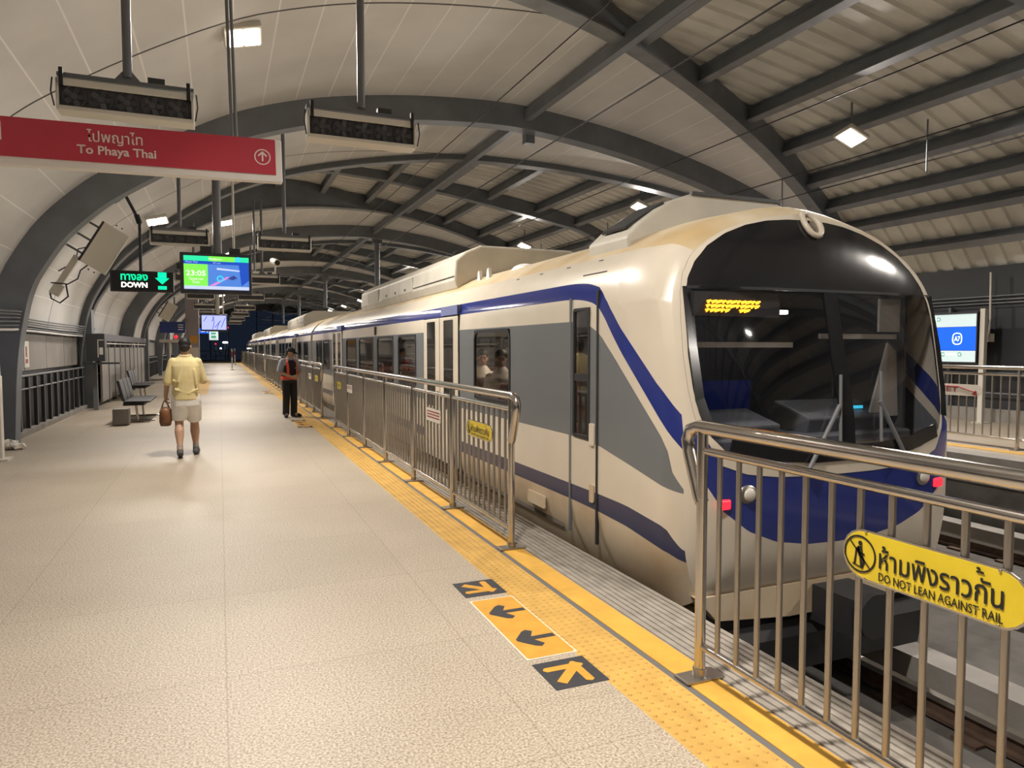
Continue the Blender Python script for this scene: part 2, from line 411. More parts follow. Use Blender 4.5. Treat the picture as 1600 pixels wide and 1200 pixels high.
for c in CENT:
    mb = MB(); mb.uv = []; pts = [(p, n) for p, n in zip(PR, NR) if p.y > 1.88 or p.x > 0]; NY = 8; s = 0; prev = None
    for p, n in pts:
        if prev is not None: s += (p - prev).length
        prev = p
        for j in range(NY + 1):
            t = (j / NY * 2 - 1) * hwid(p.x)
            mb.v.append((p.x, c + t, p.y)); mb.uv.append((s, t))
    W_ = NY + 1
    for i in range(len(pts) - 1):
        for j in range(NY): mb.f.append((i * W_ + j, i * W_ + j + 1, (i + 1) * W_ + j + 1, (i + 1) * W_ + j)); mb.mi.append(0); mb.sm.append(True)
    struct(mb.build('ceiling', M['shell']))
    # middle rib of the leaf: an I-shaped arch standing under the lining, down to the floor on the left
    def sweep(inner, outer, ycen, hw_, x0=-9, x1=99):
        mb = MB(); idx = [i for i in range(len(PR)) if x0 <= PR[i].x <= x1]; R = []
        for i in idx:
            p, n = PR[i], NR[i]; a = p - n * (inner(p.x) if callable(inner) else inner); b = p + n * (outer(p.x) if callable(outer) else outer)
            y = ycen(p.x) if callable(ycen) else ycen
            R.append([(a.x, y - hw_, a.y), (a.x, y + hw_, a.y), (b.x, y + hw_, b.y), (b.x, y - hw_, b.y)])
        for k in range(len(R) - 1):
            mb.add(R[k] + R[k + 1], [(0, 1, 5, 4), (1, 2, 6, 5), (2, 3, 7, 6), (3, 0, 4, 7)])
        mb.add(R[0], [(0, 1, 2, 3)]); mb.add(R[-1], [(3, 2, 1, 0)])
        return mb
    struct(sweep(.46, .03, c, .16).build('roof_rib', M['rib']))
    for sg in (-1, 1):
        # edge ribs of the leaf run slantwise in plan and close the step up to the corrugated sheet
        struct(sweep(.13, lambda x: interp(DELTA, x) - .02, lambda x: c + sg * hwid(x), .09, x0=-3.6).build('roof_rib', M['rib']))
        mb = sweep(.16, -.13, lambda x: c + sg * hwid(x), .16)
        struct(mb.build('trim_rib_flange', M['purlin']))
# corrugated sheets and their purlins and cross ribs
D1 = [(-2, 6.2), (0, 6.75), (3.35, 6.78), (4.8, 6.68), (6.8, 6.42), (9, 6.05), (11.4, 5.62), (12.2, 5.3), (13.5, 4.6), (14.5, 3.9), (15.3, 3.2), (15.5, 0)]
PUR = [1.75, 3.3, 4.9, 6.5, 8.15, 9.85, 11.35, 12.55, 13.55, 14.35, 15.0]
for c in [CENT[0] - PER / 2] + [c + PER / 2 for c in CENT[:-1]]:
    mb = MB(); y = c - PER / 2; ys = []
    while y < c + PER / 2 - .01:
        for d, h in ((0, 0), (.20, 0), (.235, .05), (.36, .05)):
            if y + d < c + PER / 2: ys.append((y + d, h))
        y += .3925
    ys.append((c + PER / 2, 0))
    pr = [(p, n) for p, n in list(zip(CPR, NR))[::2] if p.x > -3.3 and p.y > 2.5]
    for p, n in pr:
        for y, h in ys: q = p + n * (h - .02); mb.v.append((q.x, y, q.y))
    W_ = len(ys)
    for i in range(len(pr) - 1):
        for j in range(W_ - 1): mb.f.append((i * W_ + j, i * W_ + j + 1, (i + 1) * W_ + j + 1, (i + 1) * W_ + j)); mb.mi.append(0); mb.sm.append(False)
    struct(mb.build('ceiling_corrugated', M['sheet']))
    for x in PUR:
        h = PER / 2 - hwid(x) - .05
        if h < .3: continue
        z = cz(x); sl = (cz(x + .1) - cz(x - .1)) / .2; d = Vector((1, 0, sl)).normalized(); n = Vector((-d.z, 0, d.x))
        mb = MB(); ct = Vector((x, c, z)) - n * .16
        mb.obox(ct, d * .03, Y3 * h, n * .13); mb.obox(ct - n * .13, d * .085, Y3 * h, n * .012, 1); mb.obox(ct + n * .125, d * .085, Y3 * h, n * .012)
        struct(mb.build('roof_purlin', [M['rib'], M['purlin']]))
    mb = MB(); R = []
    for k in range(40):
        x = 0 + 15.45 * k / 39; z = interp(D1, x); sl = (interp(D1, x + .2) - interp(D1, x - .2)) / .4; n = Vector((-sl, 1)).normalized() * .42
        if x > 15.3: n = Vector((.4, 0))
        R.append([(x, c - .15, z), (x, c + .15, z), (x + n.x, c + .15, z + n.y), (x + n.x, c - .15, z + n.y)])
    for k in range(39): mb.add(R[k] + R[k + 1], [(0, 1, 5, 4), (1, 2, 6, 5), (2, 3, 7, 6), (3, 0, 4, 7)])
    struct(mb.build('roof_rib', M['rib']))
    # column where two leaves meet on the left wall, and the eave column on the right
    mb = MB(); mb.box(-3.55, c - .2, 0, -3.1, c + .2, 2.6); struct(mb.build('column', M['rib']))
    mb = MB(); mb.box(15.25, c - .12, 0, 15.5, c + .12, 3.3); struct(mb.build('column', M['rib']))
# ridge beam below the lining, eave fascia
mb = MB(); mb.box(5.93, -9, 6.3, 6.07, 99, 6.52); struct(mb.build('ridge_beam', M['rib']))
mb = MB(); mb.box(15.4, -9, 2.45, 15.5, 99, 3.35); struct(mb.build('eave_fascia', M['louvre']))
mb = MB()
for z in (2.55, 2.62, 2.7): mb.tube([(15.36, -9, z), (15.36, 99, z)], .018, 6)
struct(mb.build('trim_eave_conduit', M['purlin']))
# opposite back: dark glazed screen with mullions
mb = MB(); mb.box(15.42, -9, .28, 15.46, 99, 2.45); struct(mb.build('wall_right_screen', M['louvre']))
for k in range(24):
    mb = MB(); mb.box(15.33, -8 + k * 2.1, .28, 15.42, -7.94 + k * 2.1, 2.5); struct(mb.build('screen_mullion', M['rib']))
mb = MB(); mb.tube([(15.3, -9, 1.05), (15.3, 99, 1.05)], .025, 8); mb.tube([(15.3, -9, .62), (15.3, 99, .62)], .018, 8); struct(mb.build('trim_screen_rail', M['rib']))

# ------------------------------------------------------------------ left wall
mb = MB(); mb.box(-3.62, Y0, 0, -3.5, Y1, 2.0); struct(mb.build('wall_left', M['louvre']))
for k in range(7):
    c = LEAF - PER / 2 + k * PER / 2
    y0, y1 = c + .25, c + PER / 2 - .25
    mb = MB(); n = 4
    for i in range(n):
        a, b = y0 + (y1 - y0) * i / n, y0 + (y1 - y0) * (i + 1) / n; mb.box(-3.47, a + .015, 1.16, -3.41, b - .015, 1.86)
    struct(mb.build('wall_left_boards', M['panel']))
    t = thing('wall_railing', '', 'railing', (-3.3, y0, 0))
    t['label'] = ['dark wall railing beside the leftmost pole totem, before the wide arch foot', 'dark wall railing with upright slats just past the wide left arch foot',
                  'dark wall railing behind the walking man, past the second left column', 'fourth dark wall railing along the left wall, beyond the bench', 'fifth dark wall railing along the far left wall', 'sixth dark wall railing along the far left wall', 'farthest dark wall railing on the left wall'][k]
    t['group'] = 'railings along the left wall'
    for z, r in ((1.08, .022), (.84, .018)):
        m2 = MB(); m2.tube([(-3.3, y0, z), (-3.3, y1, z)], r, 8); m2.build('handrail', M['grey_pole'], t)
    m2 = MB(); m2.box(-3.36, y0, 0, -3.24, y1, .1); m2.build('kerb', M['concrete'], t)
    ns = 12
    for i in range(ns):
        y = y0 + (y1 - y0) * (i + .5) / ns; m2 = MB(); m2.box(-3.34, y - .05, .1, -3.28, y + .05, 1.06); m2.build('slat', M['darkgrey'], t)
# bundle of cables carried along the wall above the boards
for i in range(6):
    mb = MB(); pts = []
    for k in range(60):
        y = 8 + k * .25
        sag = .05 * math.sin((y - 13.7) * .8 + i * .4) * (1 if y < 14.5 else .2)
        bow = .42 if abs(y - 13.7) < .45 else .1
        pts.append((-3.38 + bow * .9 + .012 * i, y, 1.9 + .045 * i + sag))
    mb.tube(pts, .016 if i else .022, 6)
    tag(mb.build('wall_cable', M['white'] if i == 0 else M['grey_pole']), ['thick pale cable hanging lowest in the bundle on the left wall', 'second grey cable from below in the left wall bundle', 'third grey cable from below in the left wall bundle', 'fourth grey cable from below in the left wall bundle', 'fifth grey cable from below in the left wall bundle', 'topmost grey cable of the left wall bundle'][i], 'cable', 'cables along the left wall')
# ------------------------------------------------------------------ train
TX = 4.2
HW = [(-.25, 1.27), (-.1, 1.33), (.1, 1.38), (.3, 1.40), (1.9, 1.40), (2.0, 1.393), (2.1, 1.37), (2.18, 1.33), (2.27, 1.265), (2.37, 1.16), (2.47, 1.01), (2.55, .86), (2.61, .69), (2.66, .5), (2.70, .32), (2.725, .15), (2.735, 0)]
def hw(z): return interp(HW, z)
ZC, ZTOP, ZBOT = 1.2, 2.735, -.25
NOSE = 4.45
def rake(z, k): return .17 * max(0, z - .95) * k
BOUT = [(-u, z) for z, u in HW] + [(u, z) for z, u in HW[::-1][1:]]
def ray_poly(P, cx, cz_, t):
    """distance from (cx,cz) to the polygon P along angle t"""
    dx, dz = math.cos(t), math.sin(t); best = 0
    for (a, b), (c, d) in zip(P, P[1:] + P[:1]):
        ex, ez = c - a, d - b; den = dx * ez - dz * ex
        if abs(den) < 1e-9: continue
        s = ((a - cx) * ez - (b - cz_) * ex) / den; q = ((a - cx) * dz - (b - cz_) * dx) / den
        if s > 0 and -1e-6 <= q <= 1 + 1e-6: best = max(best, s)
    return best
def rfrac(u, z):
    d = math.hypot(u, z - ZC)
    if d < 1e-6: return 0
    return d / ray_poly(BOUT, 0, ZC, math.atan2(z - ZC, u))
def nose_y(u, z):
    r = min(1, rfrac(u, z)); return NOSE - .68 * (1 - r ** 5) ** .2 + rake(z, 1)
BANDTOP = [(3.8, .12), (3.93, .22), (4.02, .35), (4.25, .40), (4.6, .415), (5, .42)]
BANDBOT = [(3.8, .06), (4, .17), (4.2, .22), (4.5, .255), (4.9, .275), (5.4, .285)]
GREYBOT = [(3.9, .60), (4.3, .70), (4.9, .81), (5.4, .84), (6, .84)]
GREYTOP = [(3.9, .61), (3.98, .75), (4.02, .93), (4.31, 1.28), (4.6, 1.52), (4.85, 1.69), (5.1, 1.79), (5.3, 1.82)]
BLUEBOT = [(3.9, .88), (3.99, 1.0), (4.21, 1.31), (4.45, 1.54), (4.68, 1.75), (4.78, 1.84), (4.9, 1.915), (5.02, 1.96), (5.15, 1.987), (5.3, 2.003), (5.5, 2.012)]
BLUETOP = [(3.9, 1.12), (4.0, 1.28), (4.28, 1.6), (4.57, 1.85), (4.70, 1.95), (4.83, 2.03), (4.95, 2.083), (5.08, 2.115), (5.22, 2.136), (5.4, 2.148), (5.6, 2.152)]
def rows(y):
    a = [(ZBOT, 0), (-.1, 0), (.08, 0), (interp(BANDBOT, y), 1), (interp(BANDTOP, y), 2), (interp(GREYBOT, y), 3), (interp(GREYTOP, y), 2)]
    bb, bt = interp(BLUEBOT, y), interp(BLUETOP, y)
    a += [(bb, 4), ((bb + bt) / 2, 4), (bt, 2)]
    for k in range(1, 4): a.append((bt + (2.27 - bt) * k / 3, 2))
    return a + [(z, 5) for z in (2.37, 2.47, 2.55, 2.61, 2.66, 2.70, 2.725, 2.735)]
BODY_M = [M['cream_low'], M['train_blue_dark'], M['cream'], M['train_grey'], M['train_blue'], M['roof_dirty']]
def cut_rect(bm, side, y0, y1, z0, z1):
    for co, no in (((0, y0, 0), (0, 1, 0)), ((0, y1, 0), (0, 1, 0)), ((0, 0, z0), (0, 0, 1)), ((0, 0, z1), (0, 0, 1))):
        g = [f for f in bm.faces if (f.calc_center_median().x - TX) * side > .6 and y0 - 2.5 < f.calc_center_median().y < y1 + 2.5]
        ge = list({e for f in g for e in f.edges}); gv = list({v for f in g for v in f.verts})
        bmesh.ops.bisect_plane(bm, geom=gv + ge + g, plane_co=co, plane_no=no, dist=1e-5)
    dead = []
    for f in bm.faces:
        c = f.calc_center_median()
        if (c.x - TX) * side > .6 and y0 < c.y < y1 and z0 < c.z < z1: dead.append(f)
    bmesh.ops.delete(bm, geom=dead, context='FACES')
def body_shell(y_front, y_back, nose):
    mb = MB(); st = []
    n = 30
    for k in range(n + 1): st.append(('b', y_back + ((5.9 if nose else y_front) - y_back) * k / n))
    if nose:
        for k in range(1, 13): st.append(('b', 5.9 + (4.95 - 5.9) * k / 12))
        for k in range(1, 9): st.append(('b', 4.95 + (NOSE - 4.95) * k / 8))
        for r in (.93 + .07 * (1 - math.sin(t * PI / 2 / 9)) for t in range(1, 10)): st.append(('n', r))
    grid = []
    for kind, v in st:
        col = []
        if kind == 'b':
            kk = max(0, min(1, (4.95 - v) / .5)) if nose else 0
            for z, m in rows(v if nose else 9): col.append((hw(z), v + rake(z, kk), z))
        else:
            yb = NOSE - .68 * (1 - v ** 5) ** .2
            for z, m in rows(yb):
                zt = ZC + v * (ZTOP - ZC); zb = ZC + v * (ZBOT - ZC)
                zz = zb + (z - ZBOT) / (ZTOP - ZBOT) * (zt - zb) if z > 2.2 or z < -.05 else min(max(z, zb), zt)
                u = v * hw((zz - ZC) / v + ZC); col.append((u, yb + rake(zz, 1), zz))
        grid.append(col)
    R = [m for z, m in rows(9)]; nr = len(R)
    for side in (-1, 1):
        vs = [(TX + side * u, y, z) for col in grid for u, y, z in col]; o = len(mb.v)
        mb.v += vs
        for i in range(len(grid) - 1):
            for j in range(nr - 1):
                q = (i * nr + j, (i + 1) * nr + j, (i + 1) * nr + j + 1, i * nr + j + 1)
                mb.f.append(tuple(o + a for a in (q if side < 0 else q[::-1]))); mb.mi.append(R[j]); mb.sm.append(True)
    # end walls and under floor
    yb = y_back
    prof = [(TX - u, z) for z, u in HW] + [(TX + u, z) for z, u in HW[::-1][1:]]
    mb.add([(x, yb, z) for x, z in prof], [tuple(range(len(prof)))], 2)
    if not nose: mb.add([(x, y_front, z) for x, z in prof], [tuple(range(len(prof) - 1, -1, -1))], 2)
    mb.add([(TX - 1.27, y_front if not nose else 3.98, -.25), (TX + 1.27, y_front if not nose else 3.98, -.25), (TX + 1.27, yb, -.25), (TX - 1.27, yb, -.25)], [(0, 1, 2, 3)], 0)
    return mb
def rounded(y0, y1, z0, z1, r, n=5):
    P = []
    for cy, cz_, a0 in ((y1 - r, z1 - r, 0), (y0 + r, z1 - r, 90), (y0 + r, z0 + r, 180), (y1 - r, z0 + r, 270)):
        for k in range(n + 1):
            a = math.radians(a0 + 90 * k / n); P.append((cy + r * math.cos(a), cz_ + r * math.sin(a)))
    return P
def side_panel(name, m, parent, y0, y1, z0, z1, r=.06, x=TX - 1.4, th=.012, out=.006):
    mb = MB(); mb.prism(rounded(y0, y1, z0, z1, r), (x - out, 0, 0), Y3, Z3, X3 * th); o = mb.build(name, m, parent); return fixn(o)
def side_frame(name, m, parent, y0, y1, z0, z1, w_=.03, r=.06, x=TX - 1.4):
    mb = MB(); a = rounded(y0, y1, z0, z1, r); b = rounded(y0 - w_, y1 + w_, z0 - w_, z1 + w_, r + w_); n = len(a)
    vs = [(x - .008, p[0], p[1]) for p in a] + [(x - .008, p[0], p[1]) for p in b] + [(x + .02, p[0], p[1]) for p in a] + [(x + .02, p[0], p[1]) for p in b]
    fs = []
    for k in range(n):
        j = (k + 1) % n
        fs += [(k, j, n + j, n + k), (k, 2 * n + k, 2 * n + j, j), (n + k, n + j, 3 * n + j, 3 * n + k)]
    mb.add(vs, fs); return fixn(mb.build(name, m, parent))
DOORS = [(8.46, 10.06), (17.6, 19.2)]
def train_car(y_front, y_back, nose, label):
    t = thing('train_car', label, 'train', (TX, (y_front + y_back) / 2, -1.0), 'cars of the cream and blue train')
    off = y_front - 3.8 if not nose else 0
    wins = [(6.77, 7.89), (10.57, 11.74), (12.1, 13.45), (13.85, 15.35), (15.7, 17.0), (19.85, 21.05), (21.3, 22.6)]
    if not nose: wins = wins + [(4.6, 5.9)]
    body = body_shell(y_front, y_back, nose).build('body', BODY_M, t)
    bm = bmesh.new(); bm.from_mesh(body.data); w0 = wpos(t)
    for v in bm.verts: v.co += w0
    for side in (-1, 1):
        for a, b in wins: cut_rect(bm, side, a + off, b + off, 1.0, 1.8)
    if nose: cut_rect(bm, -1, 5.06, 5.35, .84, 1.93)
    for v in bm.verts: v.co -= w0
    bm.to_mesh(body.data); bm.free()
    for a, b in wins:
        fr = side_frame('window', M['rubber'], t, a + off + .03, b + off - .03, 1.03, 1.77, .035, .09)
        side_panel('pane', M['tint'] if nose else M['pane'], fr, a + off + .02, b + off - .02, 1.02, 1.78, .08, out=-.004)
    for a, b in wins[:4] if nose else []:
        side_panel('window', M['tint'], t, a, b, 1.0, 1.8, .08, x=TX + 1.395)
    for di, (a, b) in enumerate(DOORS):
        a += off; b += off; m_ = (a + b) / 2
        for lo, hi in ((a, m_ - .012), (m_ + .012, b)):
            mb = MB(); mb.box(TX - 1.418, lo, .05, TX - 1.39, hi, 2.0); lf = bevel(mb.build('door_leaf', M['cream'], t), .006)
            c_ = (lo + hi) / 2; side_panel('pane', M['pane'], lf, c_ - .2, c_ + .2, .78, 1.96, .02, x=TX - 1.418)
        mb = MB(); mb.box(TX - 1.4, m_ - .014, .05, TX - 1.38, m_ + .014, 2.0); mb.box(TX - 1.41, a - .012, .05, TX - 1.38, a, 2.02); mb.box(TX - 1.41, b, .05, TX - 1.38, b + .012, 2.02)
        mb.box(TX - 1.41, a - .012, 2.0, TX - 1.38, b + .012, 2.015); mb.build('door_seal', M['seamm'], t)
        # pale worn panel in the blue band above the door
        mb = MB(); mb.box(TX - 1.425, a + .0, 2.02, TX - 1.36, m_ - .1, 2.14); mb.build('door_header', mat_header, t)
        mb = MB(); mb.tube([(TX - 1.42, m_ + .06, .95), (TX - 1.43, m_ + .06, .97), (TX - 1.43, m_ + .06, 1.0)], .012, 6); mb.build('door_button', M['steel_dull'], t)
    mb = MB(); mb.box(TX - 1.42, 10.35 + off + 3.2, 1.84, TX - 1.395, 10.45 + off + 3.2, 2.0); mb.build('indicator_lamp', M['rubber'], t)
    # roof equipment
    ac = MB(); ya, yb = (9.5, 16.6) if nose else (9.5 + off - 1, 15.6 + off)
    sec = [(-1.08, 2.42), (-1.12, 2.55), (-1.1, 2.84), (-.95, 2.96), (-.72, 3.06), (.72, 3.06), (.95, 2.96), (1.1, 2.84), (1.12, 2.55), (1.08, 2.42)]
    ac.prism(sec, (TX, ya, 0), X3, Z3, Y3 * (yb - ya)); aco = bevel(fixn(ac.build('air_conditioner', M['ac'], t)), .03)
    g = MB()
    for k in range(9): g.box(TX - 1.13, ya + (yb - ya) * .72, 2.58 + k * .025, TX - 1.11, ya + (yb - ya) * .88, 2.59 + k * .025)
    g.box(TX - 1.122, ya + (yb - ya) * .72, 2.57, TX - 1.1, ya + (yb - ya) * .88, 2.81); g.build('vent_grille', M['fanbody'], aco)
    g = MB(); yq0, yq1 = ya + (yb - ya) * .33, ya + (yb - ya) * .68
    g.box(TX - 1.127, yq0, 2.56, TX - 1.11, yq1, 2.80); bevel(g.build('access_panel', M['ac'], aco), .004)
    for q in (.2, .5, .8):
        g = MB(); g.box(TX - 1.133, yq0 + (yq1 - yq0) * q - .04, 2.6, TX - 1.125, yq0 + (yq1 - yq0) * q + .04, 2.64); g.build('latch', M['rubber'], aco)
    g = MB(); g.box(TX - 1.128, ya + .02, 2.605, TX - 1.1, yq0 - .05, 2.612); g.build('panel_seam', M['rubber'], aco)
    # bogies and underframe
    for yc in ((y_front + 3.2), (y_back - 3.2)):
        mb = MB(); mb.box(TX - 1.0, yc - 1.6, -.75, TX + 1.0, yc + 1.6, -.4); mb.box(TX - 1.15, yc - 1.2, -.7, TX - 1.0, yc + 1.2, -.5); mb.box(TX + 1.0, yc - 1.2, -.7, TX + 1.15, yc + 1.2, -.5)
        bo = mb.build('bogie', M['black'], t)
        for yy in (-1.1, 1.1):
            mb = MB()
            for sx in (-1, 1):
                mb.disc((TX + sx * .72, yc + yy, -.57), Y3, Z3, 0, .42, X3 * sx * .1, 28); mb.disc((TX + sx * .66, yc + yy, -.57), Y3, Z3, 0, .44, X3 * sx * .03, 28)
            mb.tube([(TX - .8, yc + yy, -.58), (TX + .8, yc + yy, -.58)], .07, 10); mb.build('wheelset', M['steel_dull'], bo)
    mb = MB(); mb.box(TX - 1.2, y_front + 5.4, -.8, TX + 1.2, y_back - 5.4, -.26); mb.build('underframe_box', M['black'], t)
    if not nose:
        mb = MB(); mb.box(TX - 1.1, y_front - .47, -.2, TX + 1.1, y_front + .02, 2.3); mb.build('gangway', M['rubber'], t)
    return t, body
mat_header = mat('faded_blue_header', (.17, .20, .38), .3)
CAR, CBODY = train_car(3.8, 23.6, True, 'front cream, blue and grey train car with rounded cab front and dark windscreen')

# --- nose cap
WH = [(0, 2.575), (.2, 2.57), (.4, 2.55), (.6, 2.505), (.8, 2.43), (.97, 2.33), (1.1, 2.21), (1.18, 2.09), (1.22, 1.96), (1.235, 1.8), (1.24, 1.55), (1.23, 1.32), (1.205, 1.14), (1.15, 1.0), (1.05, .90), (.86, .83), (.6, .795), (.3, .782), (0, .78)]
LH = [(0, .17), (.3, .18), (.6, .23), (.85, .33), (1.05, .48), (1.17, .66), (1.235, .85), (1.262, 1.02)]
def sym(P): return P + [(-u, z) for u, z in P[::-1] if u > 1e-6]
WPOLY = [(u * (.94 if u > 0 else 1.0), z) for u, z in sym(WH)]
def expand(P, d, dbot):
    out = []
    for u, z in P:
        s = dbot if z < 1.0 else d
        v = Vector((u, z - 1.6)); out.append((u + d * (u / 1.26), z + (s if z > 1.6 else -s) * min(1, abs(z - 1.6) / .5)))
    return out
W1POLY = expand(WPOLY, .028, .10)
CN = 1.62
NA = 220
def ringpts(kind):
    P = []
    for k in range(NA):
        t = PI / 2 + 2 * PI * k / NA
        dW = ray_poly(WPOLY, 0, CN, t); d1 = max(dW + .012, ray_poly(W1POLY, 0, CN, t)); dO = ray_poly([(u * .93, ZC + .93 * (z - ZC)) for u, z in BOUT], 0, CN, t)
        d1 = min(d1, dO - .004); dW = min(dW, d1 - .01)
        LP = LH + [(1.262, 1.3), (0, 1.3)]; LPs = LP + [(-u, z) for u, z in LP[::-1]]
        dL = d1
        if math.sin(t) < -.3: dL = max(d1, min(dO - .003, ray_poly(sym(LH), 0, CN, t) if math.sin(t) < -.42 else d1))
        P.append((t, dW, d1, dL, dO))
    return P
RP = ringpts(0)
def nose_mesh(name, pick, m, parent, n, push=0.0, x_center=False):
    """band of the cab front between two outlines"""
    mb = MB(); 
    for k, r in enumerate(RP):
        a, b = pick(r)
        for i in range(n + 1):
            d = a + (b - a) * i / n; u, z = d * math.cos(r[0]), CN + d * math.sin(r[0])
            mb.v.append((TX + u, nose_y(u, z) - push, z))
    for k in range(NA):
        j = (k + 1) % NA; a, b = pick(RP[k]); a2, b2 = pick(RP[j])
        if abs(b - a) < 1e-4 and abs(b2 - a2) < 1e-4 or (name == 'nose_panel' and max(b - a, b2 - a2) < .02): continue
        for i in range(n): mb.f.append((k * (n + 1) + i, k * (n + 1) + i + 1, j * (n + 1) + i + 1, j * (n + 1) + i)); mb.mi.append(0); mb.sm.append(True)
    o = mb.build(name, m, parent)
    bm = bmesh.new(); bm.from_mesh(o.data); bmesh.ops.remove_doubles(bm, verts=bm.verts, dist=2e-4); bmesh.ops.recalc_face_normals(bm, faces=bm.faces)
    bmesh.ops.delete(bm, geom=[v for v in bm.verts if not v.link_faces], context='VERTS')
    if sum(f.normal.y * f.calc_area() for f in bm.faces) > 0: bmesh.ops.reverse_faces(bm, faces=bm.faces)
    bm.to_mesh(o.data); bm.free(); return o
nose_mesh('nose', lambda r: (r[3], r[4]), M['cream'], CAR, 10)
nose_mesh('nose_panel', lambda r: (r[2], r[3]), M['train_blue'], CAR, 12)
nose_mesh('windscreen_surround', lambda r: (r[1], r[2]), M['cream'], CAR, 3, .003)
ws = nose_mesh('windscreen', lambda r: (.001, r[1]), M['screen_glass'], CAR, 16)
def split_z(o, z, m_up):
    """the mask above a level becomes a part of its own"""
    zz = z - wpos(o).z
    up = o.copy(); up.data = o.data.copy(); C.objects.link(up); up.name = 'windscreen_mask'
    for ob, keep_up in ((o, False), (up, True)):
        bm = bmesh.new(); bm.from_mesh(ob.data)
        bmesh.ops.bisect_plane(bm, geom=bm.verts[:] + bm.edges[:] + bm.faces[:], plane_co=(0, 0, zz), plane_no=(0, 0, 1), clear_inner=keep_up, clear_outer=not keep_up)
        bm.to_mesh(ob.data); bm.free()
    up.data.materials.clear(); up.data.materials.append(m_up); return up
split_z(ws, 2.02, M['black_gloss'])
def on_nose(u, z, d=0): return Vector((TX + u, nose_y(u, z) - d, z))
# frame of the black glazing: side posts, bottom band, middle pillar
def nose_strip(name, pts, wd, m, parent, d=.006, th=.012):
    mb = MB(); n = len(pts)
    P = [on_nose(u, z, d) for u, z in pts]
    for a, b in zip(P, P[1:]):
        dr = (b - a).normalized(); s = dr.cross(Y3).normalized() * wd / 2
        mb.obox((a + b) / 2, (b - a) / 2 * 1.02, s, Y3 * th / 2)
    return mb.build(name, m, parent)
nose_strip('windscreen_pillar', [(0.02, 2.02), (.03, 1.5), (.05, 1.1), (.05, .80)], .13, M['black_gloss'], ws)
nose_strip('windscreen_edge', [(-1.2, 2.02), (-1.21, 1.6), (-1.195, 1.25), (-1.15, 1.06)], .07, M['black_gloss'], ws)
nose_strip('windscreen_edge', [(1.2, 2.02), (1.21, 1.6), (1.195, 1.25), (1.15, 1.06)], .07, M['black_gloss'], ws)
nose_strip('windscreen_edge', [(-1.0, .95), (-.7, .87), (-.3, .83), (0, .83), (.3, .83), (.7, .87), (1.0, .95)], .11, M['black_gloss'], ws)
nose_strip('mask_line', [(-1.2, 2.02), (-.6, 2.02), (0, 2.02), (.6, 2.02), (1.2, 2.02)], .02, M['darkgrey'], ws, .01)
# amber destination display: slanting rows of dots smeared by the moving train
db = MB(); P0 = on_nose(-1.1, 1.96, -.03)
db.box(TX - 1.18, P0.y - .04, 1.82, TX - .42, P0.y + .1, 1.99); disp = db.build('destination_display', M['black'], CAR)
mb = MB()
for r in range(3):
    n = 11 if r < 2 else 9
    for i in range(n):
        if r == 2 and i in (5, 6): continue
        x = TX - 1.06 + i * .043 - r * .006; z = 1.925 - r * .03; l = .008 + .006 * ((i * 7 + r * 3) % 3)
        mb.obox((x, P0.y - .046, z), (l + .008, 0, .0035), (0, .004, 0), (-.002, 0, .0052))
        mb.obox((x - .002, P0.y - .046, z - .011), (l, 0, .005), (0, .004, 0), (-.001, 0, .0035))
mb.build('lettering', M['led_amber'], disp)
# teardrop headlamp recess at the top, two lower lamp clusters
def lamp_ring(u, z, ru, rz, m1, m2, name, d=.02):
    c = on_nose(u, z, d); n = 24; mb = MB()
    for k in range(n + 1):
        pass
    pts = [on_nose(u + ru * math.cos(2 * PI * k / n), z + rz * math.sin(2 * PI * k / n), d) for k in range(n)]
    mb.tube(pts, .022, 8, closed=True); o = mb.build(name, m1, CAR)
    mb = MB(); mb.add([on_nose(u + ru * .98 * math.cos(2 * PI * k / n), z + rz * .98 * math.sin(2 * PI * k / n), d - .012) for k in range(n)], [tuple(range(n))]); mb.build('lens', m2, o)
    return o
lamp_ring(.0, 2.54, .075, .095, M['cream'], M['steel_dull'], 'top_lamp')
for sg in (-1, 1):
    mb = MB(); mb.sphere(on_nose(sg * .86, .59, -.01), (.085, .03, .07)); hl = mb.build('headlamp', M['steel_dull'], CAR)
    mb = MB(); mb.sphere(on_nose(sg * .86, .59, .012), (.05, .02, .045)); mb.build('lens', M['fanbody'], hl)
    c = on_nose(sg * 1.05, .53, .0); mb = MB(); mb.obox(c, (.05, -.0, 0), (0, .02, 0), (0, 0, .035)); bevel(mb.build('tail_lamp', M['red_lamp'], CAR), .012)
# wipers
def wiper(pts, wd=.035):
    mb = MB(); P = [on_nose(u, z, .04) for u, z in pts]; mb.tube(P[:2], .016, 8); 
    mb.tube([on_nose(pts[1][0] - .02, pts[1][1] - .30, .035), on_nose(pts[1][0] + .05, pts[1][1] + .22, .035)], .012, 6); mb.build('wiper', M['grey_pole'], CAR)
wiper([(-.38, .72), (-.05, 1.18)]); wiper([(.62, .74), (.36, 1.2)])
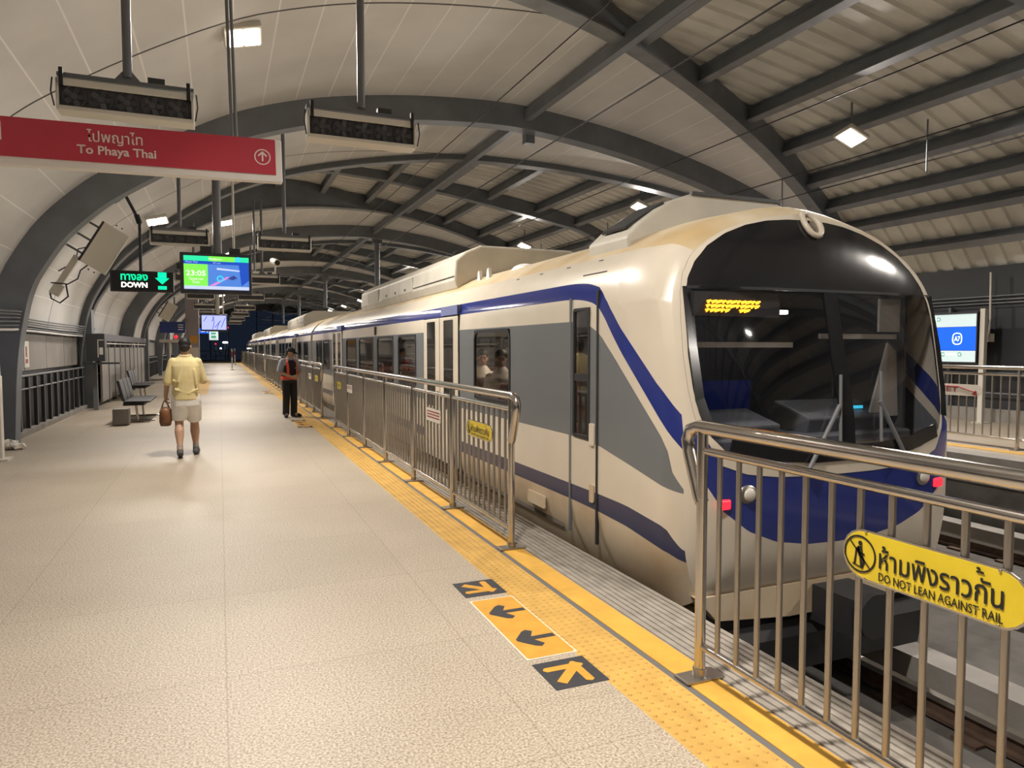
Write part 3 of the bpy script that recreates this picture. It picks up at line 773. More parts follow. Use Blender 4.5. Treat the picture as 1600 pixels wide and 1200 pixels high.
# cab interior seen through the windscreen
mb = MB(); mb.box(TX - 1.25, 5.5, -.2, TX + 1.25, 5.54, 2.22); mb.build('cab_bulkhead', M['inside_dark'], CAR)
mb = MB(); mb.box(TX - 1.15, 4.12, -.1, TX + 1.15, 4.62, .92); mb.obox((TX + .55, 4.42, 1.0), (.45, 0, 0), (0, .2, .06), (0, -.03, .1)); mb.obox((TX - .5, 4.45, .98), (.35, 0, 0), (0, .2, .05), (0, -.02, .07)); bevel(mb.build('driver_desk', M['desk'], CAR), .02)
mb = MB(); mb.box(TX - 1.1, 4.16, 1.60, TX - .12, 4.18, 1.64); mb.build('sun_blind', M['blind'], CAR)
mb = MB(); mb.box(TX + .2, 4.2, 1.67, TX + 1.05, 4.22, 1.71); mb.build('sun_blind', M['blind'], CAR)
mb = MB(); mb.box(TX + .82, 4.18, 1.73, TX + 1.06, 4.2, 2.0); mb.build('notice', M['blind'], CAR)
mb = MB(); mb.prism([(0, 0), (.34, 0), (.3, .55), (.2, .62)], (TX + .8, 4.24, 1.02), X3, Z3, Y3 * .02); mb.build('side_screen', M['blind'], CAR)
mb = MB(); mb.box(TX - .25, 4.75, 0, TX + .3, 5.2, .6); mb.box(TX - .25, 5.1, .6, TX + .3, 5.24, 1.3); mb.build('driver_seat', M['train_blue'], CAR)
mb = MB(); mb.obox((TX + .75, 4.32, 1.1), (.06, 0, 0), (0, .01, 0), (0, 0, .012)); mb.build('desk_lamp', M['scr_cyan'], CAR)
mb = MB(); mb.box(TX + .1, 4.55, 1.88, TX + .2, 4.62, 1.91); mb.build('cab_lamp', M['lamp'], CAR)
l_ = bpy.data.lights.new('cab_light', 'POINT'); l_.energy = 2.5; l_.shadow_soft_size = .05; lo_ = bpy.data.objects.new('cab_light', l_); C.objects.link(lo_); lo_.parent = CAR; lo_.location = Vector((TX + .15, 4.55, 1.8)) - wpos(CAR)
mb = MB(); mb.box(TX + 1.14, 4.2, -.1, TX + 1.17, 5.5, 2.2); mb.box(TX - 1.15, 4.25, 2.14, TX + 1.15, 5.5, 2.17); mb.build('cab_lining', M['inside_dark'], CAR)
# cab door
for y in (4.93, 5.4):
    mb = MB(); mb.box(TX - 1.408, y - .012, .0, TX - 1.385, y + .012, 2.06 if y < 5 else 2.02); mb.build('cab_door_seam', M['seamm'] if y < 5 else M['train_grey'], CAR)
cw = side_frame('cab_door_window', M['rubber'], CAR, 5.085, 5.325, .865, 1.905, .025, .01)
side_panel('pane', M['tint'], cw, 5.075, 5.335, .85, 1.92, .01, out=-.004)
mb = MB(); mb.box(TX - 1.405, 5.06, 1.38 - .06, TX - 1.39, 5.35, 1.38); mb.build('window_bar', M['rubber'], cw)
side_panel('door_handle', M['cream'], CAR, 4.97, 5.05, .8, .98, .015, out=.012)
side_panel('door_handle', M['cream_low'], CAR, 4.97, 5.04, .33, .48, .015, out=.012)
side_panel('step_recess', M['cream_low'], CAR, 5.9, 6.3, .08, .2, .02, out=.006)
side_panel('hatch_outline', M['seamm'], CAR, 4.95, 5.35, 2.208, 2.218, .003, x=TX - 1.31, out=.0)
mb = MB(); mb.tube([(TX - 1.2, 5.2, .7), (TX - 1.2, 5.2, 1.65), (TX - 1.05, 5.2, 1.65)], .018, 8); mb.build('grab_pole', M['grab'], CAR)
# roof unit behind the cab with arched section
mb = MB(); arc = [(-1.08, 2.40), (-1.08, 2.52), (-.95, 2.64), (-.75, 2.78), (-.55, 2.88), (-.42, 2.925), (.42, 2.925), (.55, 2.88), (.75, 2.78), (.95, 2.64), (1.08, 2.52), (1.08, 2.40)]
mb.prism(arc, (TX, 5.0, 0), X3, Z3, Y3 * .68); ru = bevel(fixn(mb.build('roof_unit', M['ac'], CAR)), .02)
mb = MB(); mb.box(TX - .46, 4.985, 2.9, TX + .5, 5.02, 2.93); mb.build('ridge_seam', M['darkgrey'], ru)
mb = MB()
mb.obox((TX - .83, 5.34, 2.73), Vector((.19, 0, .118)), (0, .2, 0), Vector((-.006, 0, .01))); mb.build('vent_grille', M['darkgrey'], ru)
for y in (8.9, 8.55):
    mb = MB(); mb.prism([(0, 0), (.16, 0), (.10, .2), (.05, .22)], (TX - .95, y, 2.42), Y3, Z3, X3 * .04); mb.build('roof_aerial', M['white'], CAR)
for y, x in ((7.9, -.75), (7.3, -.6)):
    mb = MB(); mb.sphere((TX + x, y, 2.53), (.14, .25, .09)); mb.build('roof_dome', M['white'], CAR)
for k in range(4):
    mb = MB(); mb.box(TX - 1.2, 5.2 + k * .6, 2.3, TX - 1.16, 5.27 + k * .6, 2.34); mb.build('roof_bracket', M['rubber'], CAR)
# plough and coupler below the nose
mb = MB(); mb.box(TX - 1.1, 3.95, -.75, TX + 1.1, 4.4, -.2); mb.obox((TX, 3.9, -.6), (1.0, 0, 0), (0, .03, .05), (0, -.02, .14)); mb.build('snow_plough', M['black'], CAR)
mb = MB(); mb.box(TX - .18, 3.5, -.42, TX + .18, 4.2, -.15); mb.disc((TX, 3.5, -.28), X3, Z3, 0, .16, Y3 * -.05); mb.build('coupler', M['black'], CAR)
mb = MB(); mb.prism([(-1.22, -.12), (-1.05, -.3), (-.4, -.36), (.4, -.36), (1.05, -.3), (1.22, -.12)], (TX, 3.86, 0), X3, Z3, Y3 * .25); mb.build('front_valance', M['cream_low'], CAR)
# saloon interior
mb = MB(); mb.box(TX - 1.36, 5.6, -.02, TX + 1.36, 23.5, .02); mb.box(TX - 1.1, 5.6, 2.28, TX + 1.1, 23.5, 2.32); mb.box(TX + 1.3, 5.6, 0, TX + 1.34, 23.5, 1.0); mb.box(TX + 1.3, 5.6, 1.82, TX + 1.34, 23.5, 2.2); mb.build('saloon_lining', M['inside'], CAR)
for y in (7.1, 8.45, 9.15, 10.4, 11.8, 13.2, 14.6, 16.2, 20.4, 21.8):
    for x in (TX - .9, TX + .9):
        mb = MB(); mb.box(x - .42, y - .22, .3, x + .42, y + .22, .48); mb.box(x - .42, y + .16, .48, x + .42, y + .26, 1.2); bevel(mb.build('seat', M['seat'], CAR), .04)
for y in (6.2, 8.3, 10.2, 17.4, 19.4):
    mb = MB(); mb.tube([(TX - .7, y, 0), (TX - .7, y, 2.28)], .018, 8); mb.build('grab_pole', M['grab'], CAR)

for y in (8.6, 13.5):  # ceiling fittings and fill lights added to brighten the dim saloon and its passengers
    mb = MB(); mb.box(TX - .12, y - .6, 2.255, TX + .12, y + .6, 2.28); mb.build('added_saloon_lamp', M['fanbody'], CAR)
    l_ = bpy.data.lights.new('saloon_fill_light', 'AREA'); l_.shape = 'RECTANGLE'; l_.size = .2; l_.size_y = 1.2; l_.energy = 26; l_.color = (1, .85, .65)
    lo_ = bpy.data.objects.new('saloon_fill_light', l_); C.objects.link(lo_); lo_.parent = CAR; lo_.location = Vector((TX, y, 2.25)) - wpos(CAR)
CAR2, _ = train_car(24.1, 43.9, False, 'second car of the cream train, coupled behind the cab car')
dup(CAR2, (TX, (44.4 + 64.2) / 2, -1.0), 'third car of the cream train, far along the platform')
dup(CAR2, (TX, (64.7 + 84.5) / 2, -1.0), 'last and farthest car of the cream train')
# ------------------------------------------------------------------ platform-edge fences
FX = 2.12
def sign_plate(parent, x, ymax, ymin, z0, z1, kind, detailed):
    """plate screwed to the balusters on the platform side; text reads towards -y"""
    mb = MB(); r = (z1 - z0) / 2 if kind == 'yellow' else .025
    mb.prism(rounded(ymin, ymax, z0, z1, r - .001), (x, 0, 0), Y3, Z3, X3 * .006)
    o = fixn(mb.build('warning_plate' if kind == 'yellow' else 'notice_plate', M['steel'], parent))
    mb = MB(); e = .007; mb.prism(rounded(ymin + e, ymax - e, z0 + e, z1 - e, r - e), (x - .0015, 0, 0), Y3, Z3, X3 * .002)
    fixn(mb.build('sign_face', M['yellow_sign'] if kind == 'yellow' else M['fanbody'], o))
    h, L = z1 - z0, ymax - ymin; ex = Vector((0, -1, 0)); zc = (z0 + z1) / 2
    if kind == 'yellow':
        cy = ymax - h * .42; R = h * .37
        mb = MB(); xx = x - .0035
        mb.disc((xx, cy, zc), ex, Z3, R * .9, R, X3 * .001, 36)
        P = lambda a, b: Vector((xx, cy - a * R, zc + b * R))
        def bar(a, b, w_):
            a, b = P(*a), P(*b); d = (b - a).normalized(); mb.obox((a + b) / 2, (b - a) / 2, d.cross(X3) * w_ * R, X3 * .0006)
        bar((-.66, .66), (.66, -.66), .035)
        bar((-.32, -.6), (-.2, .3), .05); bar((-.45, -.6), (.1, -.7), .03)
        mb.disc((xx, cy - .02 * R, zc + .58 * R), ex, Z3, 0, .13 * R, X3 * .001, 16)
        bar((.0, .42), (.06, -.1), .14); bar((.05, -.05), (.14, -.75), .08); bar((.12, -.1), (.3, -.35), .07); bar((.3, -.35), (.18, -.62), .055)
        bar((-.05, .35), (-.12, .08), .05); bar((-.1, .08), (.3, .02), .04); bar((-.2, .3), (.0, .15), .05)
        mb.build('pictogram', M['sign_black'], o)
        ty = ymax - h * .86; tw = L - h * 1.28; yc = ty - tw / 2
        xx = x - .003; t1 = zc + h * .06
        if detailed:
            text('lettering', 'ห้ามพิงราวกัน', (xx, yc, t1), ex, Z3, M['sign_black'], o, width=tw, height=h * .46, bold=.012, depth=.001)
            text('lettering', '้', (xx, yc - tw * .33, t1 + h * .31), ex, Z3, M['sign_black'], o, width=h * .13, height=h * .10, bold=.01, depth=.001)
            text('lettering', 'DO NOT LEAN AGAINST RAIL', (xx, yc, zc - h * .325), ex, Z3, M['sign_black'], o, width=tw, height=h * .165, bold=.012, depth=.001)
            for yy, zz in ((ymax - h * .55, z1 - .006), (ymax - h * .55, z0 + .006), (ymin + h * .5, z1 - .008), (ymin + h * .5, z0 + .008)):
                mb = MB(); mb.sphere((x - .003, yy, zz), (.003, .005, .005), 10, 6); mb.build('screw', M['steel'], o)
        else:
            text('lettering', 'ห้ามพิงราวกั้น', (xx, yc, zc + h * .1), ex, Z3, M['sign_black'], o, width=tw, height=h * .46, depth=.001)
            text('lettering', 'DO NOT LEAN AGAINST RAIL', (xx, yc, zc - h * .3), ex, Z3, M['sign_black'], o, width=tw, height=h * .13, depth=.001)
    else:
        mb = MB()
        for i in range(3 if detailed else 2): mb.box(x - .0035, ymin + .04, z1 - .045 - i * .03, x - .0025, ymax - .04, z1 - .033 - i * .03)
        mb.build('printed_lines', M['sign_red'], o)
    return o
def fence(x, ya, yb, label, detail, signs=(), face=-1, bays=6, z0=0, H=1.22, cat_group='stainless steel fences along the platform edge', ends=(True, True), nb=12):
    t = thing('platform_fence', label, 'fence', (x, ya, z0), cat_group)
    L = yb - ya; zt = z0 + H
    def loop(y, s): return [(x, y + s * .0, z0 + .86), (x, y + s * .015, z0 + .88), (x, y + s * .1, zt - .13), (x, y + s * .115, zt - .07), (x, y + s * .09, zt - .02), (x, y + s * .03, zt)]
    path = (loop(ya, -1) if ends[0] else [(x, ya, zt)]) + (loop(yb, 1)[::-1] if ends[1] else [(x, yb, zt)])
    mb = MB(); mb.tube(path, .033, 12); mb.build('top_rail', M['steel'], t)
    mb = MB(); mb.tube([(x, ya, zt - .11), (x, yb, zt - .11)], .019, 10); mb.build('middle_rail', M['steel'], t)
    mb = MB(); mb.tube([(x, ya, z0 + .16), (x, yb, z0 + .16)], .017, 10); mb.build('bottom_rail', M['steel'], t)
    post = foot = bal = None
    for k in range(bays + 1):
        y = ya + L * k / bays
        if post is None:
            mb = MB(); mb.tube([(x, y, z0), (x, y, zt - .02)], .027, 10); post = mb.build('post', M['steel'], t)
            mb = MB(); mb.box(x - .11, y - .055, z0, x + .11, y + .055, z0 + .014); foot = bevel(mb.build('foot_plate', M['steel_dull'], post), .004)
            mb = MB(); mb.tube([(x, y, z0 + .014), (x, y, z0 + .05)], .034, 12); mb.build('collar', M['steel_dull'], post)
        else:
            c = post.copy(); C.objects.link(c); c.parent = t; c.location = (0, L * k / bays, 0)
            for ch in post.children: d = ch.copy(); C.objects.link(d); d.parent = c
    if detail:
        for k in range(bays):
            for i in range(1, nb):
                yy = L * (k + i / nb) / bays
                if bal is None:
                    mb = MB(); mb.tube([(x, ya, z0 + .16), (x, ya, zt - .11)], .0125, 8); bal = mb.build('baluster', M['steel_dull'], t); bal.location = (0, yy, 0)
                else:
                    c = bal.copy(); C.objects.link(c); c.location = (0, yy, 0)
    else:
        mb = MB()
        for k in range(bays):
            for i in range(1, nb):
                yy = ya + L * (k + i / nb) / bays; mb.tube([(x, yy, z0 + .16), (x, yy, zt - .11)], .0095, 5)
        o = mb.build('baluster_row', M['steel_dull'], t); o['kind'] = 'stuff'
    for s in signs: sign_plate(t, x + face * .022, *s)
    return t
fence(FX, -3.44, 2.72, 'nearest steel platform fence with the large yellow do-not-lean sign, at the right edge', True, [(1.875, 1.225, .775, .955, 'yellow', True)], bays=4, ends=(False, True))
fence(FX, 5.1, 14.26, 'steel platform fence beside the cab car, between the floor arrows and the guard', True,
      [(6.12, 5.47, .795, .945, 'yellow', True), (7.5, 6.95, .80, .95, 'notice', True), (12.75, 12.2, .80, .95, 'notice', False), (13.95, 13.4, .80, .95, 'yellow', False)])
fence(FX, 16.3, 25.46, 'steel platform fence directly behind the guard', True, [(17.4, 16.75, .80, .95, 'yellow', False), (18.6, 18.05, .8, .95, 'notice', False)])
fence(FX, 27.5, 36.66, 'fourth steel platform fence from the camera, past the guard', False, [(28.6, 28.0, .80, .95, 'yellow', False)])
fence(FX, 38.7, 47.86, 'fifth steel platform fence from the camera', False)
fence(FX, 49.9, 59.06, 'sixth steel platform fence from the camera', False)
fence(FX, 61.1, 70.26, 'seventh steel platform fence from the camera', False)
fence(FX, 72.3, 81.46, 'eighth and farthest steel platform fence', False)
G2 = 'fences on the opposite platform'
fence(11.45, 4.0, 10.0, 'steel fence on the opposite platform, in front of the blue station name sign', True, [(8.9, 8.05, .78, .96, 'notice2', True)][:0], bays=4, cat_group=G2, nb=11, H=1.28)
fence(11.45, -4.5, 2.0, 'steel fence on the opposite platform, nearer the camera and outside the right edge', False, bays=4, cat_group=G2, nb=11, H=1.28)
t = fence(11.45, 12.2, 20.0, 'steel fence on the opposite platform, hidden behind the train front', False, bays=5, cat_group=G2, nb=11, H=1.28)
# oval sign with a maroon arrow on that fence
f2 = [o for o in C.objects if o.get('label', '').startswith('steel fence on the opposite platform, in front')][0]
mb = MB(); mb.prism(rounded(7.55, 8.75, .80, .99, .09), (11.42, 0, 0), Y3, Z3, X3 * .006); pl = fixn(mb.build('notice_plate', M['fanbody'], f2))
text('lettering', 'KRIET', (11.417, 8.2, .895), (0, -1, 0), (0, 0, 1), M['sign_red'], pl, width=.5, height=.08, bold=.01)
mb = MB(); mb.tube([(11.417, 8.6, .95), (11.417, 7.95, .95), (11.417, 7.72, .88), (11.417, 7.66, .87)], .011, 6); mb.prism([(0, 0), (.07, .07), (.10, -.03)], (11.416, 7.72, .83), Y3 * -1, Z3, X3 * .002); mb.build('arrow', M['sign_red'], pl)

# ------------------------------------------------------------------ floor arrows (decals)
def arrow_poly(head, w_=.17):
    """arrow along +a from tail 0 to tip 1 with a barbed head"""
    return [(0, -.5 * w_), (.62, -.5 * w_), (.44, -.40), (.62, -.46), (1.0, -.06), (1.0, .06), (.62, .46), (.44, .40), (.62, .5 * w_), (0, .5 * w_)]
def decal_square(y0, tip_y, label, grp):
    x0, s = 1.42, .285
    mb = MB(); mb.box(x0, y0, .0005, x0 + s, y0 + s, .002)
    o = mb.build('floor_arrow_decal', M['black_decal']); tag(o, label, 'floor sticker', grp); o['category'] = 'floor sticker'
    mb = MB(); d = Vector((1, tip_y, 0)).normalized(); n = Vector((-d.y, d.x, 0)); c = Vector((x0 + s / 2, y0 + s / 2, .002))
    tip = c + d * .115
    mb.prism([(-.235, -.026), (-.06, -.026), (-.06, .026), (-.235, .026)], tip, d, n, Z3 * .001)
    # two barbs of the head run along the tile's sides
    ax, ay = X3, Y3 * tip_y
    mb.prism([(0, .0), (-.185, .0), (-.20, -.02), (-.185, -.045), (.0, -.045), (.02, -.03), (.02, -.015)], tip, ax, ay, Z3 * .0012)
    mb.prism([(0, .0), (-.185, .0), (-.20, -.02), (-.185, -.045), (.0, -.045), (.02, -.03), (.02, -.015)], tip, ay, ax, Z3 * .0014)
    fixn(mb.build('arrow', M['orange_decal'], o)); return o
def decal_strip(y0, y1, label, grp):
    mb = MB(); mb.box(1.42, y0, .0005, 1.71, y1, .002); o = mb.build('floor_arrow_decal', M['white_line']); tag(o, label, 'floor sticker', grp)
    mb = MB(); mb.prism(rounded(y0 + .009, y1 - .009, 1.429, 1.701, .02), (0, 0, .002), Y3, X3, Z3 * .0008); fixn(mb.build('decal_face', M['orange_decal'], o))
    for f in (.27, .73):
        yc = y0 + (y1 - y0) * f; mb = MB()
        mb.prism([(0, -.022), (.13, -.022), (.095, -.085), (.125, -.115), (.155, -.10), (.225, -.012), (.225, .012), (.155, .10), (.125, .115), (.095, .085), (.13, .022), (0, .022)], (1.69, yc, .0028), X3 * -1, Y3, Z3 * .0008)
        fixn(mb.build('arrow', M['black_decal'], o))
for i, (yb_, nm) in enumerate(((2.865, 'beside the near gap in the fence'), (14.45, 'at the feet of the guard'), (25.7, 'on the floor far behind the guard'))):
    g = 'floor arrow stickers ' + nm
    decal_square(yb_, 1, 'charcoal floor sticker, orange arrow away from camera, ' + nm, g)
    decal_strip(yb_ + .34, yb_ + 1.24, 'long orange floor sticker, two dark arrows, ' + nm, g)
    decal_square(yb_ + 1.31, -1, 'charcoal floor sticker, orange arrow towards camera, ' + nm, g)
mb = MB(); mb.box(-.83, 26.0, .0005, -.42, 38.0, .003); struct(mb.build('tactile_paving', M['yellow_tile']))

# ------------------------------------------------------------------ hanging fan units
def fan(x, y, label, n=5):
    t = thing('hanging_fan_unit', label, 'fan', (x, y, 3.6), 'fan units hung from the roof over the platform')
    Wd, zt, zb = .50, 3.735, 3.515
    mb = MB(); top = wz(x) - .05
    mb.tube([(x, y, top), (x, y, zt + .10)], .036, 10); mb.build('hanger_pole', M['grey_pole'], t)
    mb = MB(); mb.prism([(-.11, .06), (-.035, .15), (.035, .15), (.11, .06)], (x, y - .01, zt), X3, Z3, Y3 * .03); mb.box(x - Wd, y - .04, zt + .04, x + Wd, y + .08, zt + .07); fixn(mb.build('hanger_bracket', M['grey_pole'], t))
    mb = MB(); yf = y - .10
    mb.box(x - Wd, yf, zt - .01, x + Wd, y + .10, zt + .01); mb.box(x - Wd, yf, zb - .02, x + Wd, y + .10, zb + .015)
    mb.box(x - Wd, yf, zb, x - Wd + .02, y + .10, zt); mb.box(x + Wd - .02, yf, zb, x + Wd, y + .10, zt); mb.box(x - Wd, y + .07, zb, x + Wd, y + .10, zt)
    mb.box(x - Wd, yf, zt - .05, x + Wd, yf + .015, zt)
    bevel(mb.build('casing', M['fanbody'], t), .008)
    mb = MB(); mb.box(x - Wd + .02, yf + .03, zb + .013, x + Wd - .02, yf + .05, zt - .048); fc = mb.build('grille', M['fanface'], t)
    for i in range(n):
        cx_ = x - Wd + .03 + (2 * Wd - .06) * (i + .5) / n; cz_ = (zb + zt - .035) / 2; mb = MB()
        mb.disc((cx_, yf + .022, cz_), X3, Z3, .076, .084, Y3 * .01, 24); mb.disc((cx_, yf + .015, cz_), X3, Z3, 0, .026, Y3 * .02, 16)
        for q in range(5):
            a = q * 2 * PI / 5; d = Vector((math.cos(a), 0, math.sin(a))); p = Vector((-math.sin(a), 0, math.cos(a)))
            mb.obox(Vector((cx_, yf + .024, cz_)) + d * .05, d * .024, (p * .02 + Y3 * .004), (Y3 * .0015))
        mb.build('fan_rotor', M['fanblade'], fc)
    for sx in (-1, 1):
        mb = MB(); mb.box(x + sx * (Wd - .04) - .014, yf - .014, zt - .055, x + sx * (Wd - .04) + .014, yf + .02, zt + .085); mb.build('clamp', M['rubber'], t)
        mb = MB(); mb.tube([(x + sx * (Wd + .02), yf, zt), (x + sx * (Wd + .03), yf - .01, (zt + zb) / 2), (x + sx * (Wd + .01), yf, zb)], .006, 6); mb.build('cord', M['rubber'], t)
    mb = MB(); mb.box(x + .15, y - .03, zt + .07, x + .28, y + .04, zt + .12); mb.build('junction_box', M['darkgrey'], t)
    return t
for i, y in enumerate((6.72, 14.55, 22.4, 30.25, 38.1, 45.95, 53.8, 61.65)):
    rk = ['nearest', 'second', 'third', 'fourth', 'fifth', 'sixth', 'seventh', 'farthest'][i]
    a = [' above the red platform sign', ' left of the departure screen', ' behind the departure screen', '', '', '', '', ''][i]
    b = [', over the middle of the picture', ' right of the departure screen', '', '', '', '', '', ''][i]
    if i == 0:
        FL = fan(-.66, y, 'long grey five-fan box, nearest of the left row' + a); FR = fan(1.27, y, 'long grey five-fan box, nearest of the right row' + b)
    else:
        dup(FL, (-.64, y, 3.6), 'long grey five-fan box, %s of the left row%s' % (rk, a)); dup(FR, (1.22, y, 3.6), 'long grey five-fan box, %s of the right row%s' % (rk, b))

# ------------------------------------------------------------------ red platform sign
t = thing('platform_sign', 'red hanging sign reading To Phaya Thai with white arrow', 'sign', (-.8, 5.5, 2.95))
mb = MB(); mb.box(-2.3, 5.46, 2.785, .45, 5.54, 3.085); bevel(mb.build('sign_box', M['white'], t), .006)
mb = MB(); mb.box(-2.28, 5.452, 2.835, .405, 5.461, 3.085); mb.build('sign_face', M['red'], t)
text('lettering', 'ไปพญาไท', (-.62, 5.451, 3.0), X3, Z3, M['letter_white'], t, width=.33, height=.098, bold=.008)
text('lettering', 'To Phaya Thai', (-.61, 5.451, 2.905), X3, Z3, M['letter_white'], t, width=.47, height=.075, bold=.022)
mb = MB(); c = (.315, 5.45, 2.955); mb.disc(c, X3, Z3, .048, .056, Y3 * .002, 36)
mb.box(.309, 5.449, 2.925, .321, 5.451, 2.985)
for s in (-1, 1): mb.obox((.315 + s * .0135, 5.45, 2.976), (s * .0155, 0, -.0155), (0, .0008, 0), (.004, 0, s * .004))
mb.build('arrow', M['letter_white'], t)
mb = MB(); mb.box(-1.40, 5.449, 2.935, -1.258, 5.451, 3.05); mb.build('pictogram', M['letter_white'], t)
for x in (.13, -1.9):
    for dx in (-.014, .014):
        mb = MB(); mb.tube([(x + dx, 5.5, 3.08), (x + dx, 5.5, wz(x) - .0)], .011, 8); mb.build('hanger_rod', M['grey_pole'], t)
t.rotation_euler = (0, math.radians(-1.15), 0)

# ------------------------------------------------------------------ DOWN sign
t = thing('direction_sign', 'black illuminated sign reading DOWN with green arrow', 'sign', (-1.35, 15.3, 2.87))
mb = MB(); mb.box(-1.89, 15.26, 2.67, -.80, 15.38, 3.07); bevel(mb.build('sign_box', M['darkgrey'], t), .008)
mb = MB(); mb.box(-1.86, 15.254, 2.70, -.83, 15.262, 3.05); mb.build('sign_face', M['black'], t)
text('lettering', 'ทางลง', (-1.48, 15.253, 2.945), X3, Z3, M['green_led'], t, width=.46, height=.12, bold=.02, depth=.003)
text('lettering', 'DOWN', (-1.48, 15.253, 2.80), X3, Z3, M['white_led'], t, width=.44, height=.10, bold=.02, depth=.003)
mb = MB(); mb.prism([(-.075, .11), (.075, .11), (.075, 0), (.125, 0), (0, -.12), (-.125, 0), (-.075, 0)], (-1.0, 15.25, 2.945), X3, Z3, Y3 * .004); mb.box(-1.075, 15.25, 2.725, -.925, 15.254, 2.79); fixn(mb.build('arrow', M['green_led'], t))
mb = MB(); mb.tube([(-1.37, 15.32, 3.07), (-1.37, 15.32, 4.05), (-1.42, 15.32, 4.12), (-1.56, 15.32, 4.42), (-1.66, 15.32, 4.62)], .03, 10); mb.build('hanger_arm', M['darkgrey'], t)
mb = MB(); mb.tube([(-1.37, 15.32, 3.98), (-1.42, 15.32, 4.14)], .05, 10); mb.obox((-1.62, 15.32, 4.5), (.17, 0, .14), (0, .05, 0), (-.02, 0, .025)); mb.build('clamp', M['rubber'], t)

# ------------------------------------------------------------------ screens
def tv(x0, x1, z0, z1, y, label, pole=True):
    t = thing('display_screen', label, 'screen', ((x0 + x1) / 2, y, (z0 + z1) / 2))
    mb = MB(); mb.box(x0, y - .06, z0, x1, y + .08, z1); bevel(mb.build('bezel', M['darkgrey'], t), .015)
    return t
t = tv(-.645, .60, 2.60, 3.36, 14.4, 'wide hanging departure screen showing 23:05')
yy = 14.335; sx0, sx1, sz0, sz1 = -.58, .545, 2.685, 3.30
U = lambda u: sx0 + (sx1 - sx0) * u
V = lambda v: sz0 + (sz1 - sz0) * v
def patch(name, m, u0, v0, u1, v1, dy=0):
    mb = MB(); mb.box(U(u0), yy - .004 - dy, V(v0), U(u1), yy, V(v1)); return mb.build(name, m, t)
patch('screen_picture', M['scr_blue'], 0, 0, 1, 1); patch('screen_strip', M['scr_pale'], 0, 0, 1, .10, .001)
patch('screen_clock_area', M['scr_green'], 0, .10, .36, .75, .001); patch('screen_bar', M['scr_navy'], 0, .76, 1, .85, .001); patch('screen_banner', M['scr_teal'], 0, .85, 1, 1, .001)
patch('screen_banner', M['scr_green'], .38, .85, .78, 1, .0015)
def spoly(name, m, P, d=.002):
    mb = MB(); mb.prism([(U(a), V(b)) for a, b in P], (0, yy - .004 - d, 0), X3, Z3, Y3 * .003); return fixn(mb.build(name, m, t))
spoly('screen_shape', M['scr_navy'], [(.88, .12), (1, .3), (1, .76), (.84, .76)]); spoly('screen_shape', M['scr_pale'], [(.5, .60), (.86, .56), (.87, .60), (.5, .66)])
spoly('screen_shape', M['scr_dark'], [(.66, .34), (.76, .44), (.82, .36), (.74, .30)], .0025); spoly('screen_shape', M['scr_pink'], [(.38, .11), (.46, .11), (.70, .38), (.66, .40)])
mb = MB(); mb.disc((U(.55), yy - .008, V(.33)), X3, Z3, .035, .062, Y3 * .003, 24); mb.disc((U(.83), yy - .009, V(.93)), X3, Z3, 0, .05, Y3 * .003, 20); mb.build('screen_shape', M['scr_cyan'], t)
text('lettering', '23:05', (U(.18), yy - .006, V(.48)), X3, Z3, M['scr_white'], t, width=.33, height=.095, bold=.01)
text('lettering', 'Tomorrow', (U(.18), yy - .006, V(.31)), X3, Z3, M['scr_white'], t, width=.25, height=.045)
text('lettering', 'Train', (U(.18), yy - .006, V(.21)), X3, Z3, M['scr_white'], t, width=.13, height=.045)
text('lettering', 'Phaya Thai', (U(.12), yy - .006, V(.805)), X3, Z3, M['scr_pale'], t, width=.2, height=.035)
text('lettering', 'Platform', (U(.48), yy - .006, V(.92)), X3, Z3, M['scr_white'], t, width=.22, height=.035)
text('lettering', '23 min', (U(.5), yy - .006, V(.805)), X3, Z3, M['scr_pale'], t, width=.13, height=.03)
mb = MB(); mb.tube([(0, 14.5, 3.2), (0, 14.5, wz(0) - .3)], .075, 12); mb.build('pole', M['grey_pole'], t)
mb = MB(); mb.tube([(.29, 14.55, 3.3), (.29, 14.55, wz(.29) - .05)], .022, 8); mb.build('pole', M['fanbody'], t)
mb = MB(); mb.box(-.3, 14.45, 3.30, -.1, 14.6, 3.50); mb.build('mount_box', M['darkgrey'], t)
mb = MB(); mb.box(.2, 14.45, 3.32, .4, 14.6, 3.48); mb.build('mount_box', M['darkgrey'], t)
mb = MB(); mb.box(-.7, 14.4, 3.05, -.645, 14.47, 3.16); mb.build('speaker', M['darkgrey'], t)
t = tv(-.85, .40, 2.40, 3.26, 38.2, 'small far screen with a lilac picture, beyond the departure screen')
mb = MB(); mb.box(-.79, 38.13, 2.49, .34, 38.14, 3.2); sp = mb.build('screen_picture', M['scr_lilac'], t)
mb = MB()
for a, b in (((-.7, 2.9), (-.55, 3.15)), ((-.3, 2.5), (-.22, 2.85)), ((-.22, 2.85), (-.28, 3.15)), ((-.2, 2.6), (.1, 2.95)), ((.1, 2.6), (.3, 3.1)), ((-.1, 2.5), (.02, 2.9)), ((-.32, 2.9), (-.22, 3.12))):
    mb.tube([(a[0], 38.125, a[1]), (b[0], 38.125, b[1])], .014, 5)
mb.build('screen_shape', M['scr_dark'], t)
mb = MB(); mb.tube([(-.05, 38.3, 3.2), (-.05, 38.3, wz(0))], .1, 10); mb.tube([(.2, 38.3, 3.2), (.2, 38.3, wz(.2))], .04, 8); mb.build('pole', M['fanbody'], t)

